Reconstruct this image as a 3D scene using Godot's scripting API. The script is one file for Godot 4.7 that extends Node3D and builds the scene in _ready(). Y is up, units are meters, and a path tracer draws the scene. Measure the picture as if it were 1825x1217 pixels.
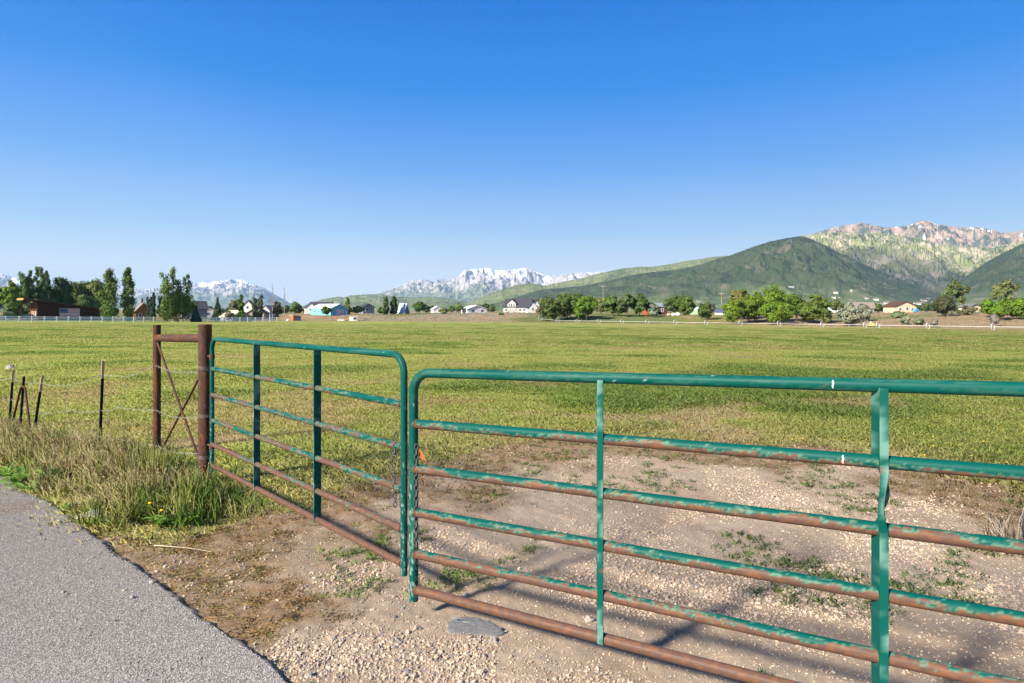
extends Node3D
# A pasture gate beside a road, a field with houses and trees behind it, hills and snowy mountains.
# Units are metres; the eye stands at (0, EYE, 0) looking along -z with a shifted lens.

const EYE := 1.8
const FOCAL := 1120.0     # focal length in pixels of the 1825 x 1217 photograph
const CX := 912.5
const HORIZON := 551.0
const TOWARDS_SUN_AZ := 130.0   # degrees anticlockwise from straight ahead: behind the camera, to its left
const SUN_HEIGHT := 31.0

var rng := RandomNumberGenerator.new()
var M := {}
var taken := {}
var n_big := FastNoiseLite.new()
var n_mid := FastNoiseLite.new()
var n_fine := FastNoiseLite.new()
var n_ridge := FastNoiseLite.new()

# ---------------------------------------------------------------- small helpers
func noise_setup(n: FastNoiseLite, s: int, f: float, oct: int, ridged := false) -> void:
	n.seed = s
	n.noise_type = FastNoiseLite.TYPE_SIMPLEX_SMOOTH
	n.frequency = f
	n.fractal_type = FastNoiseLite.FRACTAL_RIDGED if ridged else FastNoiseLite.FRACTAL_FBM
	n.fractal_octaves = oct

func at(px: float, py: float, d: float) -> Vector3:
	return Vector3((px - CX) / FOCAL * d, EYE - (py - HORIZON) / FOCAL * d, -d)

func near_ground(px: float, py: float) -> Vector2:   # x, z on the level ground by the gate
	var d := EYE * FOCAL / (py - HORIZON)
	return Vector2((px - CX) / FOCAL * d, -d)

func table(t: Array, x: float, k := 1) -> float:
	if x <= t[0][0]:
		return t[0][k]
	for i in range(1, t.size()):
		if x <= t[i][0]:
			var f: float = (x - t[i - 1][0]) / (t[i][0] - t[i - 1][0])
			return lerpf(t[i - 1][k], t[i][k], f)
	return t[t.size() - 1][k]

func numbered(called: String) -> String:
	if not taken.has(called):
		taken[called] = 0
		return called
	taken[called] += 1
	return "%s_%03d" % [called, taken[called]]

func tag(o: Node, label: String, category := "", group := "", kind := "") -> void:
	o.set_meta("label", label)
	if category: o.set_meta("category", category)
	if group: o.set_meta("group", group)
	if kind: o.set_meta("kind", kind)

func thing(called: String, label: String, category: String, where := Vector3.ZERO, turn := 0.0, group := "") -> Node3D:
	var o := Node3D.new()
	o.name = numbered(called)
	add_child(o)
	o.position = where
	o.rotation.y = turn
	tag(o, label, category, group)
	return o

func part(called: String, mesh: Mesh, material: Material, parent: Node) -> MeshInstance3D:
	var o := MeshInstance3D.new()
	o.name = called if parent != self else numbered(called)
	o.mesh = mesh
	o.material_override = material
	parent.add_child(o, true)
	return o

func mat(called: String, c: Color, rough := 0.9, spec := 0.3) -> StandardMaterial3D:
	# c holds linear base colour
	var m := StandardMaterial3D.new()
	m.resource_name = called
	m.albedo_color = c.linear_to_srgb()
	m.roughness = rough
	m.metallic_specular = spec
	M[called] = m
	return m

func vmat(called: String, rough := 0.95, spec := 0.25) -> StandardMaterial3D:
	var m := mat(called, Color(1, 1, 1), rough, spec)
	m.vertex_color_use_as_albedo = true
	return m

func noise_tex(s: int, freq: float, oct: int, size: int, lo: float, hi: float) -> NoiseTexture2D:
	var n := FastNoiseLite.new()
	noise_setup(n, s, freq, oct)
	var t := NoiseTexture2D.new()
	t.noise = n
	t.width = size
	t.height = size
	t.seamless = true
	var g := Gradient.new()
	g.set_color(0, Color(lo, lo, lo))
	g.set_color(1, Color(hi, hi, hi))
	t.color_ramp = g
	return t

# ---------------------------------------------------------------- mesh helpers
func arrays_mesh(v: PackedVector3Array, n: PackedVector3Array, c: PackedColorArray, idx: PackedInt32Array, uv := PackedVector2Array()) -> ArrayMesh:
	var a := []
	a.resize(Mesh.ARRAY_MAX)
	a[Mesh.ARRAY_VERTEX] = v
	if n.size(): a[Mesh.ARRAY_NORMAL] = n
	if c.size(): a[Mesh.ARRAY_COLOR] = c
	if uv.size(): a[Mesh.ARRAY_TEX_UV] = uv
	a[Mesh.ARRAY_INDEX] = idx
	var m := ArrayMesh.new()
	m.add_surface_from_arrays(Mesh.PRIMITIVE_TRIANGLES, a)
	return m

func tube(path: PackedVector3Array, radii: PackedFloat32Array, sides: int, colour: Array, cap := true) -> ArrayMesh:
	# colour: [kind of coat, seed, ...], empty for none; angle 0 is upwards
	var v := PackedVector3Array(); var nn := PackedVector3Array(); var c := PackedColorArray(); var idx := PackedInt32Array()
	var s := 0.0
	var up_ref := Vector3.UP
	if absf((path[path.size() - 1] - path[0]).normalized().y) > 0.9:
		up_ref = Vector3(-0.6, 0, 0.8)
	var count := path.size()
	var last_up := up_ref
	for i in count:
		if i > 0: s += path[i].distance_to(path[i - 1])
		var t := (path[mini(i + 1, count - 1)] - path[maxi(i - 1, 0)]).normalized()
		var up := last_up - t * last_up.dot(t)
		if up.length() < 0.05: up = Vector3(-0.6, 0, 0.8) - t * t.dot(Vector3(-0.6, 0, 0.8))
		up = up.normalized()
		last_up = up
		var side := t.cross(up)
		var r := radii[mini(i, radii.size() - 1)]
		for k in sides + 1:
			var a := TAU * k / sides
			var d := up * cos(a) + side * sin(a)
			v.append(path[i] + d * r)
			nn.append(d)
			if colour.size(): c.append(coat(colour, s, a, path[i] + d * r))
	var w := sides + 1
	for i in count - 1:
		for k in sides:
			var p := i * w + k
			idx.append_array([p, p + w, p + 1, p + 1, p + w, p + w + 1])
	if cap:
		for e in [0, count - 1]:
			var t2: Vector3 = (path[0] - path[1]).normalized() if e == 0 else (path[count - 1] - path[count - 2]).normalized()
			var start := v.size()
			for k in sides:
				v.append(v[e * w + k]); nn.append(t2)
				if c.size(): c.append(c[e * w + k])
			for k in range(1, sides - 1):
				if e == 0: idx.append_array([start, start + k, start + k + 1])
				else: idx.append_array([start, start + k + 1, start + k])
	return arrays_mesh(v, nn, c, idx)

func line(a: Vector3, b: Vector3, step: float) -> PackedVector3Array:
	var p := PackedVector3Array()
	var n := maxi(1, int(ceil(a.distance_to(b) / step)))
	for i in n + 1: p.append(a.lerp(b, float(i) / n))
	return p

func plain_tube(a: Vector3, b: Vector3, r0: float, r1: float, sides := 8) -> ArrayMesh:
	return tube(PackedVector3Array([a, b]), PackedFloat32Array([r0, r1]), sides, [])

func box_mesh(lo: Vector3, hi: Vector3) -> ArrayMesh:
	var v := PackedVector3Array(); var nn := PackedVector3Array(); var idx := PackedInt32Array()
	var c := (lo + hi) / 2; var h := (hi - lo) / 2
	for f in [[Vector3.RIGHT, Vector3.UP], [Vector3.LEFT, Vector3.UP], [Vector3.UP, Vector3.BACK], [Vector3.DOWN, Vector3.BACK], [Vector3.BACK, Vector3.UP], [Vector3.FORWARD, Vector3.UP]]:
		var n: Vector3 = f[0]; var u: Vector3 = f[1]; var w := n.cross(u)
		var b := v.size()
		for q in [[-1, -1], [1, -1], [1, 1], [-1, 1]]:
			v.append(c + n * h + w * h * q[0] + u * h * q[1]); nn.append(n)
		idx.append_array([b, b + 1, b + 2, b, b + 2, b + 3])
	return arrays_mesh(v, nn, PackedColorArray(), idx)

func prism(poly: PackedVector2Array, z0: float, z1: float) -> ArrayMesh:
	# polygon in x, y drawn out along z; flat faces
	var st := SurfaceTool.new()
	st.begin(Mesh.PRIMITIVE_TRIANGLES)
	st.set_smooth_group(-1)
	var tri := Geometry2D.triangulate_polygon(poly)
	for k in range(0, tri.size(), 3):
		for z in [z0, z1]:
			var order := [0, 1, 2] if z == z1 else [0, 2, 1]
			for o in order: st.add_vertex(Vector3(poly[tri[k + o]].x, poly[tri[k + o]].y, z))
	var n := poly.size()
	for k in n:
		var a := poly[k]; var b := poly[(k + 1) % n]
		for q in [[a, z0], [b, z0], [b, z1], [a, z0], [b, z1], [a, z1]]: st.add_vertex(Vector3(q[0].x, q[0].y, q[1]))
	st.generate_normals()
	return st.commit()

# ---------------------------------------------------------------- the lie of the land
const EDGE := [[-400, 235], [0, 232], [500, 246], [700, 250], [1000, 250], [1150, 226], [1300, 206], [1500, 186], [1700, 160], [1825, 146], [2200, 140]]
const RISE := [[-400, 150], [0, 150], [450, 90], [540, 55], [700, 50], [1000, 50], [1150, 60], [1300, 60], [1500, 90], [1650, 100], [1825, 90], [2200, 90]]
const TOP := [[-400, 564], [0, 564], [500, 562], [700, 560.5], [900, 557.5], [1000, 559], [1150, 561], [1300, 562], [1500, 559], [1650, 557], [1825, 559], [2200, 559]]

func field_y(x: float, d: float) -> float:
	return -(0.22 + 0.01266 * d + 0.0079 * x) * smoothstep(7.0, 45.0, d)

func land(x: float, z: float) -> float:
	var r := sqrt(x * x + z * z)
	var az := clampf(atan2(x, -z), -0.92, 0.92)
	var d := maxf(r * cos(az), 0.01)
	var xx := r * sin(az)
	var px := CX + FOCAL * xx / d
	var y := field_y(xx, d)
	if d > 100.0:
		var e := table(EDGE, px)
		var w := table(RISE, px)
		var top := table(TOP, px)
		if d > e:
			var de := e + w
			var ytop := EYE - (top - HORIZON) / FOCAL * de
			if d < de:
				var f := (d - e) / w
				y = lerpf(field_y(xx * e / d, e), ytop, f * f * (3.0 - 2.0 * f))
			else:
				var g := clampf(log(d / de) / log(3000.0 / de), 0.0, 1.0)
				y = EYE - lerpf(top - HORIZON, 1.6, pow(g, 0.7)) / FOCAL * minf(d, 3000.0)
		y += n_mid.get_noise_2d(x * 0.12, z * 0.12) * 0.5 * smoothstep(0.0, 40.0, d - e) * smoothstep(900.0, 300.0, d)
	if r < 60.0:
		y += (n_big.get_noise_2d(x * 2.0, z * 2.0) * 0.05 + n_mid.get_noise_2d(x * 9.0, z * 9.0) * 0.012) * smoothstep(1.0, 6.0, r)
	else:
		y += n_big.get_noise_2d(x * 2.0, z * 2.0) * 0.05
	return y

# polygons on the level ground near the gate, from where their outlines stand
var road_poly := PackedVector2Array()
var drive_poly := PackedVector2Array()
var verge_poly := PackedVector2Array()
var sd := {}
const GX0 := -12.0
const GZ0 := -14.0
const GS := 0.1
const GW := 200
const GH := 160

func signed_grid(poly: PackedVector2Array) -> PackedFloat32Array:
	# distance to the outline every 0.1 m, positive inside
	var out := PackedFloat32Array()
	out.resize(GW * GH)
	for j in GH:
		for i in GW:
			var p := Vector2(GX0 + i * GS, GZ0 + j * GS)
			var best := 1e9
			for k in poly.size():
				var q := Geometry2D.get_closest_point_to_segment(p, poly[k], poly[(k + 1) % poly.size()])
				best = minf(best, p.distance_squared_to(q))
			best = sqrt(best)
			out[j * GW + i] = best if Geometry2D.is_point_in_polygon(p, poly) else -best
	return out

func sdist(which: String, x: float, z: float) -> float:
	var fx := (x - GX0) / GS; var fz := (z - GZ0) / GS
	if fx < 0 or fz < 0 or fx >= GW - 1.01 or fz >= GH - 1.01:
		fx = clampf(fx, 0, GW - 1.02); fz = clampf(fz, 0, GH - 1.02)
	var i := int(fx); var j := int(fz)
	fx -= i; fz -= j
	var g: PackedFloat32Array = sd[which]
	var k := j * GW + i
	return lerpf(lerpf(g[k], g[k + 1], fx), lerpf(g[k + GW], g[k + GW + 1], fx), fz)

func setup_polygons() -> void:
	for p in [[0, 842], [22, 860], [39, 877], [67, 885], [92, 898], [109, 912], [140, 935], [179, 963], [209, 986], [246, 1011], [279, 1036], [307, 1061], [332, 1080], [356, 1103], [389, 1119], [419, 1144], [460, 1166], [500, 1204]]:
		road_poly.append(near_ground(p[0], p[1]))
	road_poly.append_array([Vector2(-0.5, -2.35), Vector2(1.5, -0.45), Vector2(7.0, 4.0), Vector2(7, 8), Vector2(-14, 8), Vector2(-14, -12), Vector2(-8.2, -9.2)])
	for p in [[260, 1130], [160, 1040], [100, 970], [150, 948], [215, 952], [300, 966], [360, 962], [420, 928], [470, 905], [540, 893], [600, 872], [660, 862], [720, 848], [770, 826], [840, 800], [950, 791], [1060, 788], [1250, 792], [1450, 798], [1570, 822], [1700, 852], [1825, 880], [1960, 925]]:
		drive_poly.append(near_ground(p[0], p[1]))
	drive_poly.append_array([Vector2(6.6, -4.4), Vector2(7.4, 1.5), Vector2(7, 5), Vector2(-0.8, -1.5), Vector2(-1.3, -2.6)])
	for p in [[-60, 838], [0, 846], [39, 881], [67, 890], [109, 917], [150, 945], [240, 950], [330, 962], [420, 935], [470, 905], [430, 880], [395, 850], [372, 838], [330, 812], [280, 803], [170, 792], [60, 766], [0, 748], [-200, 738]]:
		verge_poly.append(near_ground(p[0], p[1]))
	sd = {"road": signed_grid(road_poly), "drive": signed_grid(drive_poly), "verge": signed_grid(verge_poly)}

const ROAD := 2
const DRIVE := 1
const FIELD := 0
const BANK := 3

func cover(x: float, z: float) -> Array:
	# [kind of ground, linear colour, how much grass grows 0..1]
	var r := sqrt(x * x + z * z)
	var d := -z
	var inner := -9.0
	if x > -11.5 and x < 7.5 and z > -13.5 and z < 1.8:
		var w := n_mid.get_noise_2d(x * 14.0, z * 14.0) * 0.05 + n_fine.get_noise_2d(x * 5.0, z * 5.0) * 0.03
		if sdist("road", x, z) + w * 0.55 + n_fine.get_noise_2d(x * 17.0, z * 17.0) * 0.018 > 0.0:
			var dust := n_mid.get_noise_2d(x * 3.0 + 40.0, z * 3.0)
			var g := 0.38 + 0.085 * n_fine.get_noise_2d(x * 70.0, z * 70.0) + 0.04 * n_fine.get_noise_2d(x * 31.0, z * 31.0) + 0.02 * n_fine.get_noise_2d(x * 9.0, z * 9.0) + 0.03 * dust
			var c := Color(g * 1.08, g * 0.98, g * 0.90)
			var spot := Vector2(x, z).distance_to(near_ground(20, 908))
			if spot < 0.22 + w: c = c.lerp(Color(0.36, 0.25, 0.16), 0.6)
			return [ROAD, c, 0.0]
		inner = sdist("drive", x, z) + w * 3.0 + n_big.get_noise_2d(x * 12.0, z * 12.0) * 0.5
		if inner > 0.0:
			var litter := smoothstep(1.35, 0.15, inner + n_mid.get_noise_2d(x * 8.0, z * 8.0) * 1.0 - smoothstep(-4.6, -6.0, z) * 0.25)
			var f := n_fine.get_noise_2d(x * 11.0, z * 11.0)
			var f2 := n_mid.get_noise_2d(x * 5.0 + 9.0, z * 5.0)
			var pale := Color(0.43, 0.33, 0.24).lerp(Color(0.53, 0.42, 0.315), clampf(0.5 + f2 * 1.2 + f * 0.5, 0, 1))
			var brown := Color(0.31, 0.20, 0.115).lerp(Color(0.42, 0.305, 0.205), clampf(0.5 + f * 1.3, 0, 1))
			return [DRIVE, pale.lerp(brown, litter), clampf(litter * 0.35 - 0.05, 0, 1)]
	var e := 1e9
	if d > 90.0:
		e = table(EDGE, CX + FOCAL * x / d)
	var p1 := n_big.get_noise_2d(x, z)
	var p2 := n_mid.get_noise_2d(x * 1.3, z * 1.3)
	var p3 := n_fine.get_noise_2d(x * 0.9, z * 0.9)
	if d < e + p2 * 6.0:
		var c2 := Color(0.305, 0.335, 0.092)
		c2 = c2.lerp(Color(0.155, 0.225, 0.048), smoothstep(0.02, 0.42, p2 * 0.8 + p1 * 0.5))
		c2 = c2.lerp(Color(0.36, 0.30, 0.13), smoothstep(0.1, 0.45, -p2 * 0.6 + p3 * 0.35 - p1 * 0.3))
		var tan_edge := smoothstep(60.0, 8.0, e - d + p1 * 40.0)
		c2 = c2.lerp(Color(0.36, 0.275, 0.135), tan_edge * 0.75 * clampf(0.6 + p2, 0, 1))
		if r < 40.0:
			var f3 := n_fine.get_noise_2d(x * 7.0, z * 7.0)
			c2 = c2 * (0.98 + 0.2 * f3)
			c2.a = 1
			var bare := smoothstep(0.26, 0.4, n_mid.get_noise_2d(x * 2.1 + 70.0, z * 2.1)) * smoothstep(26.0, 9.0, r)
			var worn := smoothstep(2.0, 0.0, -inner + n_mid.get_noise_2d(x * 7.0, z * 7.0) * 0.9)
			bare = maxf(bare, worn * (0.55 + 0.5 * f3))
			c2 = c2.lerp(Color(0.36, 0.255, 0.15), clampf(bare, 0, 1) * 0.75)
			return [FIELD, c2, clampf(1.0 - bare * 0.85, 0.1, 1.0)]
		return [FIELD, c2, 1.0]
	var px := CX + FOCAL * x / d
	var q := n_mid.get_noise_2d(x * 0.9, z * 0.9) + 0.5 * n_fine.get_noise_2d(x * 0.5, z * 0.5)
	var c3 := Color(0.38, 0.26, 0.165).lerp(Color(0.29, 0.215, 0.125), clampf(0.5 + q, 0, 1))
	if px > 640 and px < 960: c3 = c3.lerp(Color(0.23, 0.235, 0.165), smoothstep(-0.25, 0.3, q))
	if px > 1030 and px < 1330: c3 = c3.lerp(Color(0.19, 0.205, 0.055), smoothstep(-0.45, 0.1, q))
	if px < 500: c3 = c3.lerp(Color(0.18, 0.20, 0.06), smoothstep(-0.3, 0.3, q))
	c3 = c3.lerp(Color(0.15, 0.18, 0.065), smoothstep(0.12, 0.3, n_big.get_noise_2d(x * 0.3 + 60.0, z * 0.3)))
	return [BANK, c3, 0.4]

func build_land() -> void:
	var angles := PackedFloat32Array()
	var a := -180.0
	while a < 180.0:
		angles.append(a)
		a += 0.26 if absf(a + 0.001) < 44.0 else 1.2 if absf(a) < 60.0 else 4.0
	var radii := PackedFloat32Array([0.0, 0.6])
	var r := 1.2
	while r < 17500.0:
		radii.append(r)
		r *= 1.0075 if r > 1.5 and r < 14.0 else 1.014 if r < 60.0 else 1.02 if r < 420.0 else 1.16
	var nc := angles.size()
	var nr := radii.size()
	var v := PackedVector3Array(); var c := PackedColorArray(); var kind := PackedByteArray()
	v.resize(nc * nr); c.resize(nc * nr); kind.resize(nc * nr)
	var sa := PackedFloat32Array(); var ca := PackedFloat32Array()
	for i in nc:
		sa.append(sin(deg_to_rad(angles[i]))); ca.append(cos(deg_to_rad(angles[i])))
	for j in nr:
		for i in nc:
			var x := radii[j] * sa[i]; var z := -radii[j] * ca[i]
			var k := j * nc + i
			var y := land(x, z)
			var cv: Array = cover(x, z)
			if cv[0] == ROAD: y = 0.020 + n_fine.get_noise_2d(x * 45.0, z * 45.0) * 0.0018 + n_big.get_noise_2d(x * 2.0, z * 2.0) * 0.03
			elif cv[0] == DRIVE: y += n_fine.get_noise_2d(x * 6.0, z * 6.0) * 0.012 + n_fine.get_noise_2d(x * 22.0, z * 22.0) * 0.004
			v[k] = Vector3(x, y, z); c[k] = cv[1]; kind[k] = cv[0]
	var nn := PackedVector3Array()
	nn.resize(nc * nr)
	for j in nr:
		for i in nc:
			var j0 := maxi(j - 1, 0); var j1 := mini(j + 1, nr - 1)
			var du := v[j * nc + (i + 1) % nc] - v[j * nc + (i + nc - 1) % nc]
			var dv := v[j1 * nc + i] - v[j0 * nc + i]
			var n := du.cross(dv)
			nn[j * nc + i] = n.normalized() if n.y > 0.0 else (-n).normalized() if n.y < 0.0 else Vector3.UP
	var lists := [PackedInt32Array(), PackedInt32Array(), PackedInt32Array(), PackedInt32Array()]
	var maps := []
	for k in 4:
		var mp := PackedInt32Array(); mp.resize(nc * nr); mp.fill(-1); maps.append(mp)
	var keep := [PackedInt32Array(), PackedInt32Array(), PackedInt32Array(), PackedInt32Array()]
	for j in nr - 1:
		for i in nc:
			var p := j * nc + i; var q := j * nc + (i + 1) % nc
			for tri in [[p, q, p + nc], [q, q + nc, p + nc]]:
				if j == 0 and tri[0] == p and tri[1] == q: continue
				var k0 := kind[tri[0]]; var k1 := kind[tri[1]]; var k2 := kind[tri[2]]
				var kk := FIELD
				if k0 == ROAD or k1 == ROAD or k2 == ROAD: kk = ROAD
				elif k0 == DRIVE or k1 == DRIVE or k2 == DRIVE: kk = DRIVE
				elif k0 == BANK or k1 == BANK or k2 == BANK: kk = BANK
				for t in [tri[0], tri[2], tri[1]]:
					if maps[kk][t] < 0:
						maps[kk][t] = keep[kk].size()
						keep[kk].append(t)
					lists[kk].append(maps[kk][t])
	var what := [["field", M.field_soil, "short yellow-green pasture grass field sloping gently away behind the gates"], ["gravel_driveway", M.gravel_soil, "pale dirt and gravel track passing under the two green gates"], ["road", M.asphalt, "grey asphalt road edge with crumbled rim"], ["terrain", M.bank_soil, "dry tan bank and valley floor rising beyond the pasture"]]
	for kk in 4:
		var vv := PackedVector3Array(); var n2 := PackedVector3Array(); var cc := PackedColorArray()
		for t in keep[kk]:
			vv.append(v[t]); n2.append(nn[t]); cc.append(c[t])
		var li: PackedInt32Array = lists[kk]
		# front faces run clockwise seen from above
		var a0 := vv[li[0]]; var b0 := vv[li[1]]; var c0 := vv[li[2]]
		if (b0 - a0).cross(c0 - a0).y > 0.0:
			for t in range(0, li.size(), 3):
				var sw := li[t + 1]; li[t + 1] = li[t + 2]; li[t + 2] = sw
		var o := part(what[kk][0], arrays_mesh(vv, n2, cc, li), what[kk][1], self)
		tag(o, what[kk][2], what[kk][0].replace("_", " "), "", "structure")

# ---------------------------------------------------------------- mountains
var slopes := {}

func mountain(called: String, label: String, ridge: Array, d: float, front: float, step: float, rows: int, kind: String, pw: float, spur: float, wave: float, jag: float) -> void:
	var px0: float = ridge[0][0]; var px1: float = ridge[ridge.size() - 1][0]
	var nc := int((px1 - px0) / step) + 1
	var back := 6
	var nr := rows + back
	var v := PackedVector3Array(); var c := PackedColorArray()
	v.resize(nc * nr); c.resize(nc * nr)
	for i in nc:
		var px := px0 + i * step
		var py := table(ridge, px)
		var h := (HORIZON - py) / FOCAL * d + EYE
		h += jag * d / FOCAL * n_fine.get_noise_2d(px * 0.9, d)
		var tx := (px - CX) / FOCAL
		for j in nr:
			var u := float(j - back) / (rows - 1)
			var dist := d - front * u if u >= 0.0 else d - front * 0.9 * u * rows / back * 0.35
			var x := tx * dist; var z := -dist
			var y: float
			if u >= 0.0:
				var prof := pow(1.0 - u, pw)
				var e := n_ridge.get_noise_2d(x / wave, z / wave) * 0.65 + n_ridge.get_noise_2d(x / wave * 2.7 + 50.0, z / wave * 2.7) * 0.28 + n_ridge.get_noise_2d(x / wave * 7.0, z / wave * 7.0 + 30.0) * 0.10
				y = h * prof + h * spur * e * pow(u, 0.75) * (1.0 - u) * 2.2
				y = minf(y, (h - EYE) * dist / d * 0.995 + EYE - front * u * 0.002)
				y = maxf(y, -6.0 - 10.0 * u)
				if u > 0.97: y = -25.0
			else:
				y = h * (1.0 + u * rows / back * 0.9) - 8.0
			v[i * nr + j] = Vector3(x, y, z)
	var nn := PackedVector3Array()
	nn.resize(nc * nr)
	var idx := PackedInt32Array()
	for i in nc:
		for j in nr:
			var du := v[mini(i + 1, nc - 1) * nr + j] - v[maxi(i - 1, 0) * nr + j]
			var dv := v[i * nr + mini(j + 1, nr - 1)] - v[i * nr + maxi(j - 1, 0)]
			var n := dv.cross(du)
			n = n.normalized() if n.y > 0.0 else (-n).normalized()
			nn[i * nr + j] = n
			if i < nc - 1 and j < nr - 1:
				var p := i * nr + j
				idx.append_array([p, p + nr, p + 1, p + 1, p + nr, p + nr + 1])
	for i in nc:
		for j in nr:
			var p := v[i * nr + j]
			c[i * nr + j] = rock_colour(kind, p)
	var aa := v[idx[0]]
	if (v[idx[1]] - aa).cross(v[idx[2]] - aa).y > 0.0:
		for t in range(0, idx.size(), 3):
			var sw := idx[t + 1]; idx[t + 1] = idx[t + 2]; idx[t + 2] = sw
	var o := part(called, arrays_mesh(v, nn, c, idx), M.rock, self)
	tag(o, label, called.rsplit("_", true, 1)[-1], "", "structure")
	slopes[o.name] = [v, nr, px0, step, back]

func rock_colour(kind: String, p: Vector3) -> Color:
	if kind == "snow" or kind == "snow_left":
		var tall := 900.0 if kind == "snow" else 780.0
		var wave := 1300.0
		var gully := n_ridge.get_noise_2d(p.x / wave, p.z / wave) * 0.6 + n_ridge.get_noise_2d(p.x / wave * 2.7 + 50.0, p.z / wave * 2.7) * 0.4
		var a := n_mid.get_noise_2d(p.x / 44.0, p.z / 44.0 + p.y / 30.0)
		var b := n_fine.get_noise_2d(p.x / 340.0, p.y / 34.0)      # level beds of cliff
		var w := n_fine.get_noise_2d(p.x / 60.0, p.z / 60.0)
		var hh := p.y / tall
		var c := Color(0.24, 0.235, 0.25).lerp(Color(0.38, 0.34, 0.33), clampf(0.5 + w, 0, 1))
		# conifers and scrub reach up to an uneven timber line
		if hh + a * 0.22 + w * 0.10 < 0.42: c = Color(0.11, 0.135, 0.10).lerp(Color(0.15, 0.17, 0.115), clampf(0.5 + w, 0, 1))
		var snow := (hh - 0.54) * 0.9 - gully * 0.42 + a * 0.35 + b * (0.42 if kind == "snow" else 0.12) * clampf(hh * 2.0 - 0.9, 0, 1)
		if hh + a * 0.25 < 0.40: snow -= 0.5
		return c.lerp(Color(0.86, 0.88, 0.92), smoothstep(-0.02, 0.06, snow))
	var e := n_fine.get_noise_2d(p.x / 9.0, p.z / 9.0)
	var f := n_mid.get_noise_2d(p.x / 16.0, p.z / 16.0)
	var g := n_big.get_noise_2d(p.x / 14.0, p.z / 14.0)
	var t := n_fine.get_noise_2d(p.x / 6.0, p.z / 6.0)
	if kind == "brown":
		var e2 := n_mid.get_noise_2d(p.x / 12.0, p.z / 12.0)
		var c := Color(0.26, 0.19, 0.15).lerp(Color(0.35, 0.28, 0.225), clampf(0.5 + e2 * 1.5 + e * 0.4, 0, 1))
		c = c.lerp(Color(0.075, 0.095, 0.075), smoothstep(0.02, 0.22, n_mid.get_noise_2d(p.x / 22.0 + 70.0, p.z / 22.0) + t * 0.25))
		if n_mid.get_noise_2d(p.x / 26.0 - 40.0, p.z / 26.0) + e * 0.2 > 0.12 + (p.y - 480.0) / 480.0: c = Color(0.15, 0.17, 0.085)
		if p.y > 640.0: c = c.lerp(Color(0.85, 0.86, 0.9), smoothstep(0.47, 0.52, n_mid.get_noise_2d(p.x / 24.0 + 200.0, p.z / 24.0 + p.y / 9.0)))
		return c
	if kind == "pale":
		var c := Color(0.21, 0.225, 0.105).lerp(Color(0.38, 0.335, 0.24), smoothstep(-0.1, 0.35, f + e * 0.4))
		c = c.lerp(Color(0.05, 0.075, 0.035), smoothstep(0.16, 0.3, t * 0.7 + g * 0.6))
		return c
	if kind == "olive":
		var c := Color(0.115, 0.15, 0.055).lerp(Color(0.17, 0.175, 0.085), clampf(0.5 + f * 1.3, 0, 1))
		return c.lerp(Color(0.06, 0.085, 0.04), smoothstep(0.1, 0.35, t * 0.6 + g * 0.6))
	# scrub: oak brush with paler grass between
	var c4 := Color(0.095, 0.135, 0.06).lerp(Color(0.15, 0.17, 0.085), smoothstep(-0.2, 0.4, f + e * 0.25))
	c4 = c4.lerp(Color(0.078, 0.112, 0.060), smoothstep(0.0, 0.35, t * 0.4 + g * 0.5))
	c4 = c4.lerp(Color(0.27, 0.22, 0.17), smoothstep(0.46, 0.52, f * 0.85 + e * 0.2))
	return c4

func slope_point(which: String, px: float, py: float) -> Vector3:
	# the point of that hillside that is seen at this place
	var s: Array = slopes[which]
	var v: PackedVector3Array = s[0]
	var nr: int = s[1]
	var i := int(roundf((px - s[2]) / s[3]))
	for j in range(s[4] + 1, nr):
		var p := v[i * nr + j]
		if HORIZON - (p.y - EYE) / -p.z * FOCAL >= py:
			return p
	return v[i * nr + nr - 2]

# ---------------------------------------------------------------- gates, posts and wire
const PAINT := Color(0.003, 0.068, 0.057)
const FADED := Color(0.075, 0.165, 0.12)
const RUST := Color(0.098, 0.058, 0.045)
const ORANGE := Color(0.19, 0.08, 0.035)
const BARE := Color(0.62, 0.62, 0.60)

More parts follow.
